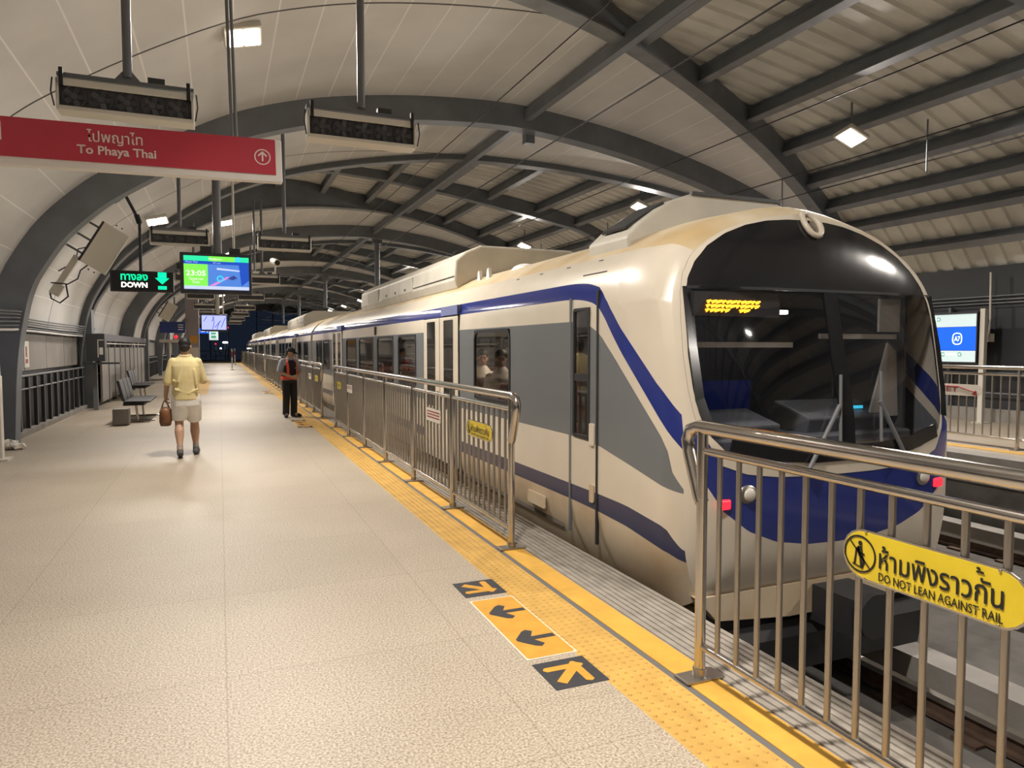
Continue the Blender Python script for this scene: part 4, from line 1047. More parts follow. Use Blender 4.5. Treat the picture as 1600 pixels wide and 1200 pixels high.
# ------------------------------------------------------------------ cctv cameras
def cctv(x, y, z, label):
    t = thing('security_camera', label, 'camera', (x, y, z), 'security cameras on brackets')
    mb = MB(); mb.tube([(x - .05, y + .2, z + .07), (x + .05, y - .16, z - .02)], .10, 14); mb.build('housing', M['fanbody'], t)
    mb = MB(); mb.tube([(x + .05, y - .155, z - .02), (x + .058, y - .19, z - .03)], .075, 14); mb.build('lens', M['rubber'], t)
    mb = MB(); mb.tube([(x, y, z - .05), (x, y, z - .26), (x - .03, y, z - .33)], .02, 8); mb.build('stem', M['fanbody'], t)
    mb = MB(); mb.box(x - .65, y - .05, z - .36, x + .02, y + .05, z - .29); mb.build('bracket_arm', M['fanbody'], t)
    mb = MB(); mb.tube([(x - .6, y, z - .33), (x - .6, y, wz(x) - .1)], .03, 8); mb.build('hanger_pole', M['grey_pole'], t)
    return t
cc = cctv(1.63, 22.8, 4.2, 'white security camera right of the departure screen'); dup(cc, (1.7, 46.8, 4.2), 'far white security camera right of the small lilac screen')

# ------------------------------------------------------------------ flood lamps
def flood(x, y, z, label, aim, gain=1.0, spread=140, stem=.1):
    t = thing('flood_lamp', label, 'lamp', (x, y, z), 'flood lamps under the roof')
    a = Vector(aim).normalized(); s = a.cross(Y3).normalized(); u = s.cross(a).normalized()
    c = Vector((x, y, z))
    mb = MB(); mb.obox(c - a * .04, s * .24, u * .2, a * .04); bevel(mb.build('housing', M['fanbody'], t), .01)
    for q in (-1, 1):
        mb = MB(); mb.obox(c + a * .004 + s * q * .11, s * .095, u * .15, a * .006); mb.build('lamp_panel', M['lamp'], t)
    mb = MB(); mb.tube([c - a * .05, c - a * .05 + Vector((0, 0, stem))], .02, 8); mb.build('stem', M['grey_pole'], t)
    l = bpy.data.lights.new('flood_light', 'AREA'); l.shape = 'RECTANGLE'; l.size = .42; l.size_y = .3; l.energy = FLOOD_W * gain; l.spread = math.radians(spread); l.color = FLOOD_COL
    o = bpy.data.objects.new('flood_light', l); C.objects.link(o); o.parent = t; o.location = a * .03
    o.rotation_euler = (a.to_track_quat('-Z', 'Y')).to_euler()
    return t
LL = [(.4, -5.5), (.4, 2.4), (.37, 10.0), (-1.3, 18.7), (.25, 24.6), (.25, 33), (.25, 41.5), (.25, 50), (.25, 58.5), (.25, 67), (.25, 75)]
LY = [-5.5, 2.0, 9.7, 16.7, 24.7, 33, 42.5, 50.5, 58.5, 66.8, 75.5]
nm = ['farther behind the camera', 'just behind the camera', 'nearest in view', 'second in view', 'third in view', 'fourth in view', 'fifth in view', 'sixth in view', 'seventh in view', 'eighth in view', 'farthest']
for i in range(11):
    x, y = LL[i]
    flood(x, y, wz(x) - .14 - (.12 if x < 0 else 0), 'twin-panel flood lamp under the cream lining, left row, ' + nm[i], (.25, -.3, -1), .45 if x < 0 else (.6 if 20 < y < 60 else .9))
    y = LY[i]; flood(10.8, y, 5.45, 'twin-panel flood lamp under the corrugated roof, right row, ' + nm[i], (-.35, -.3, -1), 1.25, 180, .6)
# ------------------------------------------------------------------ boards, signs and fittings on the left
def tilted_board(x, y, z, label):
    t = thing('wall_board', label, 'board', (x, y, z), 'tilted cream boards beside the left arches')
    d = Vector((.46, 0, .80)).normalized(); s = Vector((.80, 0, -.50)).normalized(); c = Vector((x, y, z))
    mb = MB(); mb.obox(c, d * .45, s * .25, Y3 * .035); bevel(mb.build('panel', M['board'], t), .008)
    mb = MB(); mb.obox(c - s * .27 + Y3 * .06, d * .45, s * .03, Y3 * .05); mb.build('back_frame', M['darkgrey'], t)
    for k in (-.3, .0, .3):
        mb = MB(); mb.tube([c + d * k - s * .25 + Y3 * .08, c + d * k - s * .75 + Y3 * .12], .022, 8); mb.build('strut', M['grey_pole'], t)
    for k in (-.5, .5):
        for q in (-.05, .06):
            mb = MB(); mb.sphere(c + d * k * 1.02 + s * q, .016, 8, 6); mb.build('bolt', M['rubber'], t)
    return t
b = tilted_board(-2.05, 16.0, 3.55, 'tilted flat cream board left of the DOWN sign')
dup(b, (-2.33, 39.3, 3.4), 'small far tilted cream board above the blue wall sign')
# conduit box and looping cable below the board
t = thing('junction_box', 'pale conduit box with looped black cable below the tilted cream board', 'junction box', (-2.75, 16.2, 3.0))
mb = MB(); d = Vector((.46, 0, .8)).normalized(); mb.obox((-2.72, 16.2, 3.12), d * .33, Vector((.8, 0, -.46)) * .06, Y3 * .06); mb.build('housing', M['fanbody'], t)
mb = MB(); mb.obox((-2.92, 16.2, 2.74), d * .12, Vector((.8, 0, -.46)) * .1, Y3 * .05); mb.build('cover', M['fanbody'], t)
mb = MB(); mb.tube([(-2.3, 16.15, 3.3), (-2.5, 16.12, 3.12), (-2.55, 16.1, 2.95), (-2.72, 16.1, 2.84), (-3.0, 16.1, 2.86)], .014, 6); mb.tube([(-2.75, 16.1, 2.84), (-2.72, 16.1, 2.6), (-2.86, 16.1, 2.47), (-3.0, 16.1, 2.55), (-3.02, 16.1, 2.66)], .016, 6); mb.tube([(-2.2, 16.2, 3.65), (-2.55, 16.25, 3.55), (-2.6, 16.25, 3.3), (-2.9, 16.25, 3.1)], .012, 6); mb.build('cable', M['rubber'], t)
# totem at the left edge
t = thing('platform_totem', 'grey pole totem with lit blue and white panels at the left edge', 'sign', (-3.12, 11.9, 0))
mb = MB(); mb.box(-3.18, 11.85, 0, -2.86, 11.97, 1.2); bevel(mb.build('post', M['fanbody'], t), .008)
mb = MB(); mb.box(-3.18, 11.85, 1.2, -2.88, 11.97, 1.42); mb.build('map_panel', M['sign_pale'], t)
mb = MB(); mb.box(-3.18, 11.85, 1.42, -2.9, 11.97, 2.05); mb.build('name_panel', M['sign_blue'], t)
mb = MB(); mb.box(-3.2, 11.75, 0, -2.78, 12.05, .03); mb.build('base_plate', M['fanbody'], t)
mb = MB()
for k in range(4): mb.box(-2.93, 11.846, 1.24 + k * .04, -2.89, 11.851, 1.25 + k * .04)
mb.build('printed_lines', M['sign_green'], t)
# crumpled paper
mb = MB(); rnd = random.Random(3); vs = []
mb.sphere((-3.08, 13.15, .075), (.13, .12, .075), 12, 8); mb.sphere((-2.96, 13.1, .05), (.1, .09, .05), 10, 7)
mb.v = [(x + rnd.uniform(-.03, .03), y + rnd.uniform(-.03, .03), max(.001, z + rnd.uniform(-.02, .02))) for x, y, z in mb.v]; mb.sm = [False] * len(mb.sm)
tag(mb.build('crumpled_paper', M['paper'], loc=(-3.08, 13.15, 0)), 'crumpled white paper on the floor at the foot of the arch', 'litter')
# small posters on wall boards
t = tag(MB().build('x', M['white']), 'x', 'x') if False else None
mb = MB(); mb.box(-3.408, 15.75, 1.22, -3.40, 16.1, 1.72); t = mb.build('wall_poster', M['fanbody'], loc=(-3.4, 15.9, 1.2)); tag(t, 'small pale poster with red figure on the grey wall board', 'poster')
mb = MB(); mb.box(-3.399, 15.82, 1.3, -3.396, 16.0, 1.38); mb.box(-3.399, 15.85, 1.42, -3.396, 15.95, 1.62); mb.build('printed_figure', M['sign_red'], t)
# stair enclosure beyond the second column
t = thing('stair_enclosure', 'grey boarded stair enclosure with dark top beam, left of the walking man', 'stair enclosure', (-2.9, 24.5, 0))
for k in range(9):
    mb = MB(); y = 22.2 + k * 1.3; mb.box(-3.05, y, .1, -3.0, y + 1.22, 1.6); mb.build('side_board', M['panel'], t)
    mb = MB(); mb.box(-3.06, y + 1.22, 0, -2.98, y + 1.3, 1.78); mb.build('post', M['grey_pole'], t)
mb = MB(); mb.box(-3.12, 21.9, 1.78, -2.92, 34, 1.98); mb.build('top_beam', M['darkgrey'], t)
mb = MB(); mb.box(-3.1, 21.9, 1.7, -2.94, 34, 1.73); mb.build('light_strip', M['fanbody'], t)
t = thing('control_cabinet', 'dark wall cabinet with pale framed front under the stair beam', 'cabinet', (-2.85, 20.6, 0))
mb = MB(); mb.box(-3.1, 20.5, 1.25, -2.7, 20.9, 1.95); bevel(mb.build('housing', M['darkgrey'], t), .01)
mb = MB(); mb.box(-2.86, 20.49, 1.35, -2.84, 20.5, 1.8); mb.box(-2.86, 20.49, 1.78, -2.72, 20.5, 1.8); mb.box(-2.82, 20.49, 1.42, -2.74, 20.5, 1.6); mb.build('front_frame', M['fanbody'], t)
mb = MB(); mb.box(-3.15, 20.3, 1.18, -2.35, 20.95, 1.22); mb.build('shelf', M['darkgrey'], t)
mb = MB(); mb.box(-3.0, 20.6, 0, -2.9, 20.7, 1.18); mb.build('leg', M['grey_pole'], t)
# row of seats
def bench(x, y, label):
    t = thing('waiting_bench', label, 'bench', (x, y, 0), 'metal benches along the stair enclosure')
    for k in range(3):
        mb = MB(); y0 = y + k * .62; mb.box(x - .3, y0, .42, x + .22, y0 + .56, .46); s = bevel(mb.build('seat', M['darkgrey'], t), .015)
        mb = MB(); mb.obox((x - .34, y0 + .28, .68), (.03, 0, .0), (0, .28, 0), (-.05, 0, .22)); bevel(mb.build('backrest', M['darkgrey'], t), .015)
    mb = MB(); mb.box(x - .3, y, .36, x + .1, y + 1.8, .41); mb.build('beam', M['rubber'], t)
    for q in (.25, 1.55):
        mb = MB(); mb.tube([(x - .32, y + q, .015), (x + .28, y + q, .015)], .022, 8); mb.tube([(x - .05, y + q, .02), (x - .08, y + q, .38)], .025, 8); mb.build('leg', M['steel'], t)
    return t
bn = bench(-1.62, 16.9, 'dark metal waiting bench just left of the walking man'); dup(bn, (-2.2, 24.0, 0), 'dark metal waiting bench farther along, behind the walking man')
mb = MB(); mb.box(-2.05, 16.3, 0, -1.75, 16.6, .34); bevel(mb.build('bench_block', M['concrete'], loc=(-2.1, 16.45, 0)), .02)
tag([o for o in C.objects if o.name == 'bench_block'][0], 'low pale concrete block at the near end of the dark bench', 'block')
# pillar with notices
t = thing('lift_pillar', 'wide pale mauve pillar rising to the roof beyond the walking man', 'pillar', (-1.25, 40.3, 0))
mb = MB(); mb.box(-1.6, 40.0, 0, -.97, 40.7, 5.25); mb.build('shaft', M['pillar'], t)
mb = MB(); mb.box(-1.42, 39.98, 1.83, -1.05, 40.0, 2.2); mb.build('yellow_notice', M['orange_decal'], t)
mb = MB(); mb.box(-1.55, 39.98, .9, -1.0, 40.0, 1.6); mb.build('grey_notice', M['fanbody'], t)
t = thing('wall_sign', 'dark blue wall sign left of the pale mauve pillar', 'sign', (-2.1, 40, 2.6))
mb = MB(); mb.box(-2.8, 40.0, 2.35, -1.62, 40.08, 2.92); mb.build('board', M['blue_board'], t)
mb = MB()
for z in (2.5, 2.62, 2.74): mb.box(-1.95, 39.99, z, -1.7, 40.0, z + .05)
mb.build('printed_lines', M['white'], t)
mb = MB(); mb.tube([(-2.1, 40.2, 2.9), (-2.1, 40.2, 4.2)], .04, 8); mb.build('hanger_pole', M['grey_pole'], t)
t = thing('signal_lamp', 'small red lamp on a pale post left of the pillar', 'lamp', (-2.05, 38.9, 0))
mb = MB(); mb.tube([(-2.3, 38.9, 0), (-2.3, 38.9, 2.0)], .05, 8); mb.box(-2.75, 38.85, 1.85, -1.75, 38.95, 2.0); mb.build('post', M['fanbody'], t)
mb = MB(); mb.sphere((-2.0, 38.85, 2.13), .09); mb.build('lens', M['red_lamp'], t)
# lit signs far along the platform
def hung(x0, x1, z0, z1, y, m, label, name='hanging_sign'):
    t = thing(name, label, 'sign', ((x0 + x1) / 2, y, z0), 'lit signs hanging far along the platform')
    mb = MB(); mb.box(x0, y, z0, x1, y + .12, z1); mb.build('lit_panel', m, t)
    mb = MB(); mb.box(x0, y + .01, z1, x1, y + .11, z1 + .06); mb.build('casing', M['darkgrey'], t)
    mb = MB(); mb.tube([((x0 + x1) / 2, y + .06, z1), ((x0 + x1) / 2, y + .06, wz((x0 + x1) / 2))], .03, 6); mb.build('hanger_pole', M['grey_pole'], t)
    return t
t2 = hung(-1.24, -.60, 2.52, 2.85, 50, M['sign_blue'], 'small lit blue sign under the lilac screen')
mb = MB(); mb.box(-1.1, 49.98, 2.62, -.85, 50, 2.75); mb.box(-.75, 49.98, 2.6, -.68, 50, 2.78); mb.build('printed_lines', M['sign_white'], t2)
t2 = hung(-.62, -.06, 2.1, 2.75, 51, M['sign_pale'], 'small lit pale green sign under the lilac screen, right of the blue one')
mb = MB(); mb.box(-.5, 50.98, 2.25, -.2, 51, 2.38); mb.box(-.5, 50.98, 2.5, -.2, 51, 2.6); mb.build('printed_lines', M['sign_green'], t2)
t2 = hung(.16, 1.0, 4.0, 4.13, 28, M['sign_pale'], 'pale lit strip sign directly below the departure screen')
# barrier posts far away
for i, (x, y, lb) in enumerate(((.81, 54, 'thin red and white barrier post standing far along the platform'), (1.3, 70, 'second red and white barrier post, beside the far end of the yellow strip'))):
    t = thing('barrier_post', lb, 'post', (x, y, 0), 'red and white barrier posts')
    mb = MB(); mb.tube([(x, y, 0), (x, y, 1.5)], .045, 8); mb.build('shaft', M['fanbody'], t)
    mb = MB(); mb.tube([(x, y, .9), (x, y, 1.3)], .05, 8); mb.build('red_band', M['sign_red'], t)
    mb = MB(); mb.tube([(x, y, 0), (x, y, .04)], .16, 12); mb.build('base', M['fanbody'], t)
t = thing('end_barrier', 'dark barrier closing off the far end of the platform', 'barrier', (-.8, 99, 0))
for k in range(7):
    mb = MB(); mb.tube([(-3.3 + k * .85, 99, 0), (-3.3 + k * .85, 99, 1.2)], .05, 6); mb.build('post', M['steel'], t)
for z in (.5, 1.15):
    mb = MB(); mb.tube([(-3.4, 99, z), (2.0, 99, z)], .06, 6); mb.build('rail', M['steel'], t)
# city lights beyond the end of the platform
for i, (px, z, Y, m, lb) in enumerate(((352, 2.6, 150, 'sky_lamp', 'white street lamp in the dark beyond the platform end, right one'), (345, 1.4, 150, 'sky_lamp', 'low white street lamp beyond the platform end'), (337, 2.3, 150, 'red_lamp', 'red signal light beyond the platform end'),
                                        (357, 5.5, 150, 'red_lamp', 'small red light high beyond the platform end'), (403, 12.0, 170, 'scr_cyan', 'bluish white lamp beside the far end of the train'), (329, 4.0, 140, 'scr_pale', 'dim blue window light beyond the platform end'))):
    x = (px - 343) * Y / 1285.; t = thing('street_lamp', lb, 'lamp', (x, Y, -8), 'lamps beyond the platform end')
    mb = MB(); mb.tube([(x, Y, -8), (x, Y, z)], .12, 6); mb.build('mast', M['rib'], t)
    mb = MB(); mb.sphere((x, Y, z), (.5 if m == 'sky_lamp' and i == 0 else .16, .15, .18), 10, 6); mb.build('lantern', M[m], t)
slab('ground', M['concrete_dark'], -60, 160.5, -9, 60, 400, -8)

# ------------------------------------------------------------------ opposite platform: station name sign
t = thing('station_sign', 'backlit blue station name sign marked A7 on the opposite platform', 'sign', (15.0, 11.6, 0))
x = 14.8; ya, yb = 9.95, 13.4
def face(name, m, z0, z1, a=ya, b=yb, d=0, th=.05):
    mb = MB(); mb.box(x - d - (.003 if d else 0), a, z0, x + th if not d else x, b, z1); return mb.build(name, m, t)
face('line_panel', M['sign_pale'], 2.05, 2.32); np_ = face('name_panel', M['sign_blue'], 1.54, 2.04); lp = face('map_panel', M['sign_pale'], 1.29, 1.53)
mb = MB(); mb.box(x + .05, ya, 1.25, x + .14, yb, 2.36); mb.box(x - .01, ya - .02, 1.25, x + .06, ya, 2.36); mb.box(x - .01, ya, 2.32, x + .06, yb, 2.36); mb.build('casing', M['darkgrey'], t)
ex = Vector((0, -1, 0))
mb = MB(); mb.tube([(x - .006, 10.36 + .1 * math.copysign(abs(math.cos(a)) ** .7, math.cos(a)), 1.79 + .12 * math.copysign(abs(math.sin(a)) ** .7, math.sin(a))) for a in [2 * PI * k / 28 for k in range(28)]], .011, 6, closed=True); mb.build('emblem_ring', M['sign_white'], np_)
text('lettering', 'A7', (x - .006, 10.36, 1.79), ex, Z3, M['sign_white'], np_, width=.13, height=.11, bold=.02)
text('lettering', 'ราชปรารภ', (x - .006, 11.35, 1.88), ex, Z3, M['sign_white'], np_, width=1.1, height=.2, bold=.02)
text('lettering', 'Ratchaprarop', (x - .006, 11.35, 1.66), ex, Z3, M['sign_white'], np_, width=1.1, height=.12, bold=.02)
for zz, ys in ((2.22, (10.8, 12.2)), (1.45, (10.3, 10.68, 11.05, 11.4, 11.8, 12.2))):
    for y_ in ys:
        mb = MB(); mb.disc((x - .006, y_, zz), ex, Z3, .03, .045, X3 * .003, 20); mb.build('route_dot', M['sign_green'], t)
    mb = MB(); mb.box(x - .004, ys[0], zz - .008, x - .001, 13.2, zz + .008); mb.build('route_line', M['sign_white'], t)
for y_ in (9.85, 13.3):
    mb = MB(); mb.box(x + .03, y_ - .05, 0, x + .13, y_ + .05, 2.42); mb.build('leg', M['fanbody'], t)
    mb = MB(); mb.box(x - .05, y_ - .12, 0, x + .2, y_ + .12, .02); mb.build('base_plate', M['fanbody'], t)
mb = MB(); mb.tube([(15.2, 9.95, 3.2), (15.2, 9.93, 2.2), (15.17, 9.93, 1.9)], .02, 8); t = mb.build('conduit', M['fanbody'], loc=(15.2, 9.9, 2.5)); tag(t, 'thin conduit running down the wall beside the blue station sign', 'conduit')
mb = MB(); mb.box(15.12, 9.85, 1.72, 15.24, 10.0, 1.9); bevel(mb.build('switch_box', M['fanbody'], t), .01)

# ------------------------------------------------------------------ overhead line
for x, z, lb in ((4.2, 4.36, 'lower overhead wire above the near track'), (4.2, 5.55, 'upper overhead wire above the near track'), (8.7, 4.4, 'lower overhead wire above the far track'), (8.7, 5.4, 'upper overhead wire above the far track')):
    mb = MB(); mb.tube([(x, -9, z), (x, 110, z)], .009, 6); tag(mb.build('overhead_wire', M['rubber'], loc=(x, 0, z)), lb, 'wire', 'overhead wires above the tracks')
for i, c in enumerate(CENT[1:]):
    y = c + .25; t = thing('catenary_post', '%s black drop post of the overhead line between the tracks' % ['nearest', 'second', 'third', 'fourth', 'fifth', 'farthest'][i], 'post', (6.2, y, 6.2), 'drop posts of the overhead line')
    if i == 0:
        mb = MB(); mb.box(6.1, y - .1, 5.95, 6.3, y + .1, 6.3); mb.build('bracket', M['rib'], t)
    else:
        mb = MB(); mb.tube([(6.2, y, 6.3), (6.2, y, 4.1)], .11, 10); mb.build('shaft', M['rib'], t)
        mb = MB(); mb.box(6.02, y - .18, 5.95, 6.38, y + .18, 6.25); mb.build('bracket', M['rib'], t)
        for s, xx in ((-1, 4.2), (1, 8.7)):
            mb = MB(); mb.tube([(6.2, y, 4.9), (xx, y, 5.45)], .025, 6); mb.tube([(6.2, y, 4.4), (xx + .1 * s, y, 4.45)], .02, 6); mb.build('cantilever', M['rib'], t)
for i, (x, y) in enumerate(((11.75, 8.9), (11.75, 12.4), (11.75, 20.1), (11.75, 25.2))):
    mb = MB(); mb.tube([(x, y, cz(x) - .2), (x, y, 4.75)], .015, 6); tag(mb.build('hanger_rod', M['rib'], loc=(x, y, 5.4)), '%s thin hanger rod below the corrugated roof on the right' % ['nearest', 'second', 'third', 'farthest'][i], 'rod', 'hanger rods under the right roof')
for x, lb in ((9.6, 'thin roof wire below the corrugated sheets, inner one'), (12.2, 'thin roof wire below the corrugated sheets, outer one')):
    mb = MB(); mb.tube([(x, -9, cz(x) - .62), (x, 99, cz(x) - .62)], .011, 6); tag(mb.build('roof_wire', M['rubber'], loc=(x, 0, cz(x) - .62)), lb, 'wire')
# fluorescent trunking on the right purlin
t = tag(MB().build('x', M['white']), 'x', 'x') if False else None
# ------------------------------------------------------------------ people
def blob(name, mb, vox, m, parent, smooth=6, lab=None):
    o = mb.build(name, m, parent)
    r = o.modifiers.new('r', 'REMESH'); r.mode = 'VOXEL'; r.voxel_size = vox; r.use_smooth_shade = True
    s = o.modifiers.new('s', 'SMOOTH'); s.iterations = smooth; s.factor = .5
    from_modifiers(o)
    for p in o.data.polygons: p.use_smooth = True
    if lab: o['label'] = lab
    return o
def chain(mb, *pr):
    for (p, r), (q, s) in zip(pr, pr[1:]): mb.cap(p, r, q, s)
def ell(mb, c, r, rot=None):
    n0 = len(mb.v); mb.sphere((0, 0, 0), r, 18, 12)
    R = rot or Matrix.Identity(3)
    for i in range(n0, len(mb.v)): mb.v[i] = tuple(Vector(c) + R @ Vector(mb.v[i]))
def hand(mb, wrist, d, palm_n, side, curl=.5, s=1.0):
    """five fingers: d = direction of the fingers, palm_n = palm normal, side = thumb side"""
    d, pn, sd = Vector(d).normalized(), Vector(palm_n).normalized(), Vector(side).normalized(); w_ = Vector(wrist)
    ell(mb, w_ + d * .05 * s, (.026 * s, .026 * s, .026 * s))
    for k in range(4):
        o = (k - 1.5) * .019 * s; ln = [.068, .078, .073, .056][k] * s
        b = w_ + d * .085 * s + sd * -o; chain(mb, (w_ + d * .015 * s - sd * o * .6, .017 * s), (b, .0125 * s))
        c1 = (d * math.cos(curl * .8) + pn * math.sin(curl * .8)); c2 = (d * math.cos(curl * 2) + pn * math.sin(curl * 2))
        m_ = b + c1 * ln * .5; chain(mb, (b, .0115 * s), (m_, .0095 * s), (m_ + c2 * ln * .5, .008 * s))
    b = w_ + d * .03 * s + sd * .03 * s; m_ = b + (d * .6 + sd * .6 + pn * .3).normalized() * .035 * s
    chain(mb, (w_ + d * .02 * s, .017 * s), (b, .014 * s), (m_, .0115 * s), (m_ + (d * .8 + pn * .5).normalized() * .03 * s, .0095 * s))
def head(mb, c, fw, tilt=0, s=1.0):
    """skull, jaw, nose, ears, brows; fw = facing direction in plan, tilt = nod forward in radians"""
    f = Vector(fw).normalized(); r = f.cross(Z3).normalized(); R = Matrix((r, f, Z3)).transposed() @ Matrix.Rotation(-tilt, 3, 'X'); c = Vector(c)
    T = lambda x, y, z: c + R @ Vector((x, y, z)) * s
    E = lambda p, q: ell(mb, T(*p), tuple(a * s for a in q), R)
    E((0, -.008, .03), (.076, .094, .09)); E((0, .018, -.03), (.062, .074, .075)); E((0, .04, -.075), (.04, .045, .035)); E((0, .07, -.01), (.05, .022, .06))
    chain(mb, (T(0, .09, .012), .011 * s), (T(0, .108, -.028), .014 * s)); E((.016, .096, -.03), (.011, .011, .008)); E((-.016, .096, -.03), (.011, .011, .008))
    E((0, .084, -.055), (.026, .014, .007)); E((0, .082, -.068), (.022, .014, .008)); chain(mb, (T(-.045, .078, .03), .01 * s), (T(.045, .078, .03), .01 * s))
    for q in (-1, 1): E((q * .078, -.005, -.005), (.012, .02, .032)); E((q * .034, .05, -.035), (.03, .03, .03))
    return T, R
def eyes_brows(T, R, parent, s=1.0):
    for q in (-1, 1):
        mb = MB(); ell(mb, T(q * .031, .083, .006), (.012 * s, .006 * s, .006 * s), R); mb.build('eye', M['sign_black'], parent)
        mb = MB(); ell(mb, T(q * .033, .089, .031), (.019 * s, .006 * s, .004 * s), R); mb.build('eyebrow', M['hair'], parent)
    mb = MB(); ell(mb, T(0, .095, -.062), (.022 * s, .005 * s, .003 * s), R); mb.build('mouth', M['seat'], parent)

# --- man walking away (local axes: x right in the picture, y away from the camera)
mx, my = -.47, 11.35
man = thing('person', 'person in pale yellow shirt and light shorts walking away along the platform', 'person', (mx, my, 0))
p = lambda x, y, z: Vector((mx + x, my + y, z))
mb = MB()
hd = p(.0, .04, 1.615)
T, R = head(mb, hd, (.1, 1, 0), .05, 1.02)
chain(mb, (p(0, 0, 1.36), .062), (p(0, .03, 1.56), .056))
chain(mb, (p(0, 0, .95), .13), (p(0, -.01, 1.15), .12), (p(0, 0, 1.32), .125)); chain(mb, (p(-.13, 0, 1.37), .05), (p(0, 0, 1.40), .06), (p(.13, 0, 1.37), .05))
# left arm (picture left) hanging and swung out, right arm bent up in front
chain(mb, (p(-.16, 0, 1.37), .05), (p(-.24, -.02, 1.12), .042), (p(-.27, .05, .90), .03)); hand(mb, p(-.27, .05, .90), (-.05, .15, -1), (.8, .5, 0), (.3, 1, 0), .8)
chain(mb, (p(.16, 0, 1.37), .05), (p(.235, .05, 1.13), .042), (p(.15, .27, 1.22), .032)); hand(mb, p(.15, .27, 1.22), (-.5, .6, .5), (-.6, -.2, .4), (-.3, .1, .9), .7)
# legs: rear foot pushing off on the left, front foot on the right
kl, kr = p(-.10, .03, .50), p(.10, .17, .49)
al, ar = p(-.085, -.22, .115), p(.115, .14, .10)
chain(mb, (p(-.09, 0, .92), .10), (kl, .062)); chain(mb, (kl, .058), (kl.lerp(al, .35) + Vector((0, -.014, 0)), .066), (kl.lerp(al, .75), .043), (al, .036))
chain(mb, (p(.09, 0, .92), .10), (kr, .062)); chain(mb, (kr, .058), (kr.lerp(ar, .35) + Vector((0, -.014, 0)), .066), (kr.lerp(ar, .75), .043), (ar, .036))
chain(mb, (al, .036), (al + Vector((0, .1, -.07)), .03)); chain(mb, (ar, .036), (ar + Vector((0, .1, -.06)), .03))
blob('body', mb, .0075, M['skin'], man)
eyes_brows(T, R, man, 1.02)
mb = MB(); ell(mb, T(0, -.018, .05), (.087, .098, .088), R); ell(mb, T(0, -.05, -.01), (.078, .066, .075), R); ell(mb, T(0, .03, .09), (.07, .07, .045), R); blob('hair', mb, .008, M['hair'], man, 3)
# shirt: torso, collar, two sleeves, loose hem
def torso_rings(mb, rings, n=28):
    V_ = []
    for c, rx, ry, sq in rings:
        for k in range(n):
            t = 2 * PI * k / n; cs, sn = math.cos(t), math.sin(t)
            V_.append(c + Vector((rx * math.copysign(abs(cs) ** sq, cs), ry * math.copysign(abs(sn) ** sq, sn), 0)))
    fs = [(i * n + k, i * n + (k + 1) % n, (i + 1) * n + (k + 1) % n, (i + 1) * n + k) for i in range(len(rings) - 1) for k in range(n)]
    fs += [tuple(range(n - 1, -1, -1)), tuple(range((len(rings) - 1) * n, len(rings) * n))]
    mb.add(V_, fs, 0, True)
mb = MB()
torso_rings(mb, [(p(.0, .0, .83), .19, .145, .85), (p(.0, .0, .90), .185, .143, .85), (p(0, -.005, 1.05), .178, .135, .85), (p(0, -.01, 1.2), .19, .135, .85), (p(0, -.005, 1.33), .203, .13, .85), (p(0, 0, 1.40), .185, .112, .9), (p(0, .01, 1.455), .12, .085, 1), (p(0, .02, 1.49), .078, .078, 1)])
chain(mb, (p(-.16, 0, 1.385), .07), (p(-.21, -.015, 1.22), .064), (p(-.237, -.015, 1.10), .062)); chain(mb, (p(.16, 0, 1.385), .07), (p(.205, .03, 1.22), .064), (p(.233, .05, 1.115), .062))
chain(mb, (p(-.13, -.118, .99), .018), (p(.03, -.128, .93), .02), (p(.16, -.11, .99), .016)); chain(mb, (p(-.16, -.1, 1.12), .014), (p(-.02, -.122, 1.03), .018))
chain(mb, (p(-.05, -.125, 1.3), .016), (p(-.1, -.13, 1.1), .018)); chain(mb, (p(.12, -.12, 1.28), .016), (p(.15, -.12, 1.05), .018))
sh = blob('shirt', mb, .009, M['shirt'], man, 5)
mb = MB(); mb.tube([p(.075 * math.cos(t), .02 + .078 * math.sin(t), 1.485 + .01 * math.sin(t)) for t in [2 * PI * k / 20 for k in range(20)]], .018, 8, closed=True); mb.build('collar', M['shirt'], sh)
mb = MB()
torso_rings(mb, [(p(0, 0, .74), .19, .135, .85), (p(0, 0, .85), .195, .14, .85), (p(0, 0, .93), .185, .13, .85)])
for s, k in ((-1, kl), (1, kr)):
    a = p(s * .095, 0, .84); b = a.lerp(k, .9); mb.tube([a, a.lerp(b, .5), b], [.112, .108, .103], 18); 
blob('shorts', mb, .009, M['shorts'], man, 4)
def shoe(an, d, heel, parent, up=0, col='shoe'):
    d = Vector(d).normalized(); h = Vector((an.x, an.y, 0)) - d * .05; h.z = heel
    mb = MB(); toe = h + d * .25; toe.z = .0
    pts = [h + Vector((0, 0, .045)), h + d * .1 + Vector((0, 0, .045 - heel * .35)), toe - d * .06 + Vector((0, 0, .042)), toe - d * .02 + Vector((0, 0, .034))]
    chain(mb, (pts[0], .042), (pts[1], .044), (pts[2], .042), (pts[3], .03)); chain(mb, (an, .046), (pts[0] + d * .02, .043))
    for i, v in enumerate(mb.v): mb.v[i] = (v[0], v[1], max(v[2], .004))
    o = blob('shoe', mb, .008, M[col], parent, 3)
    mb = MB(); mb.tube([h + Vector((0, 0, .014)), h + d * .12 + Vector((0, 0, .014 - heel * .4)), toe + Vector((0, 0, .012)) - d * .02], [.03, .036, .028], 8)
    mb.v = [(x, y, max(.001, z)) for x, y, z in mb.v]; mb.build('sole', M['sole'], o)
shoe(p(-.085, -.22, .10), (.0, 1, 0), .03, man); shoe(p(.115, .14, .10), (.08, 1, 0), .0, man)
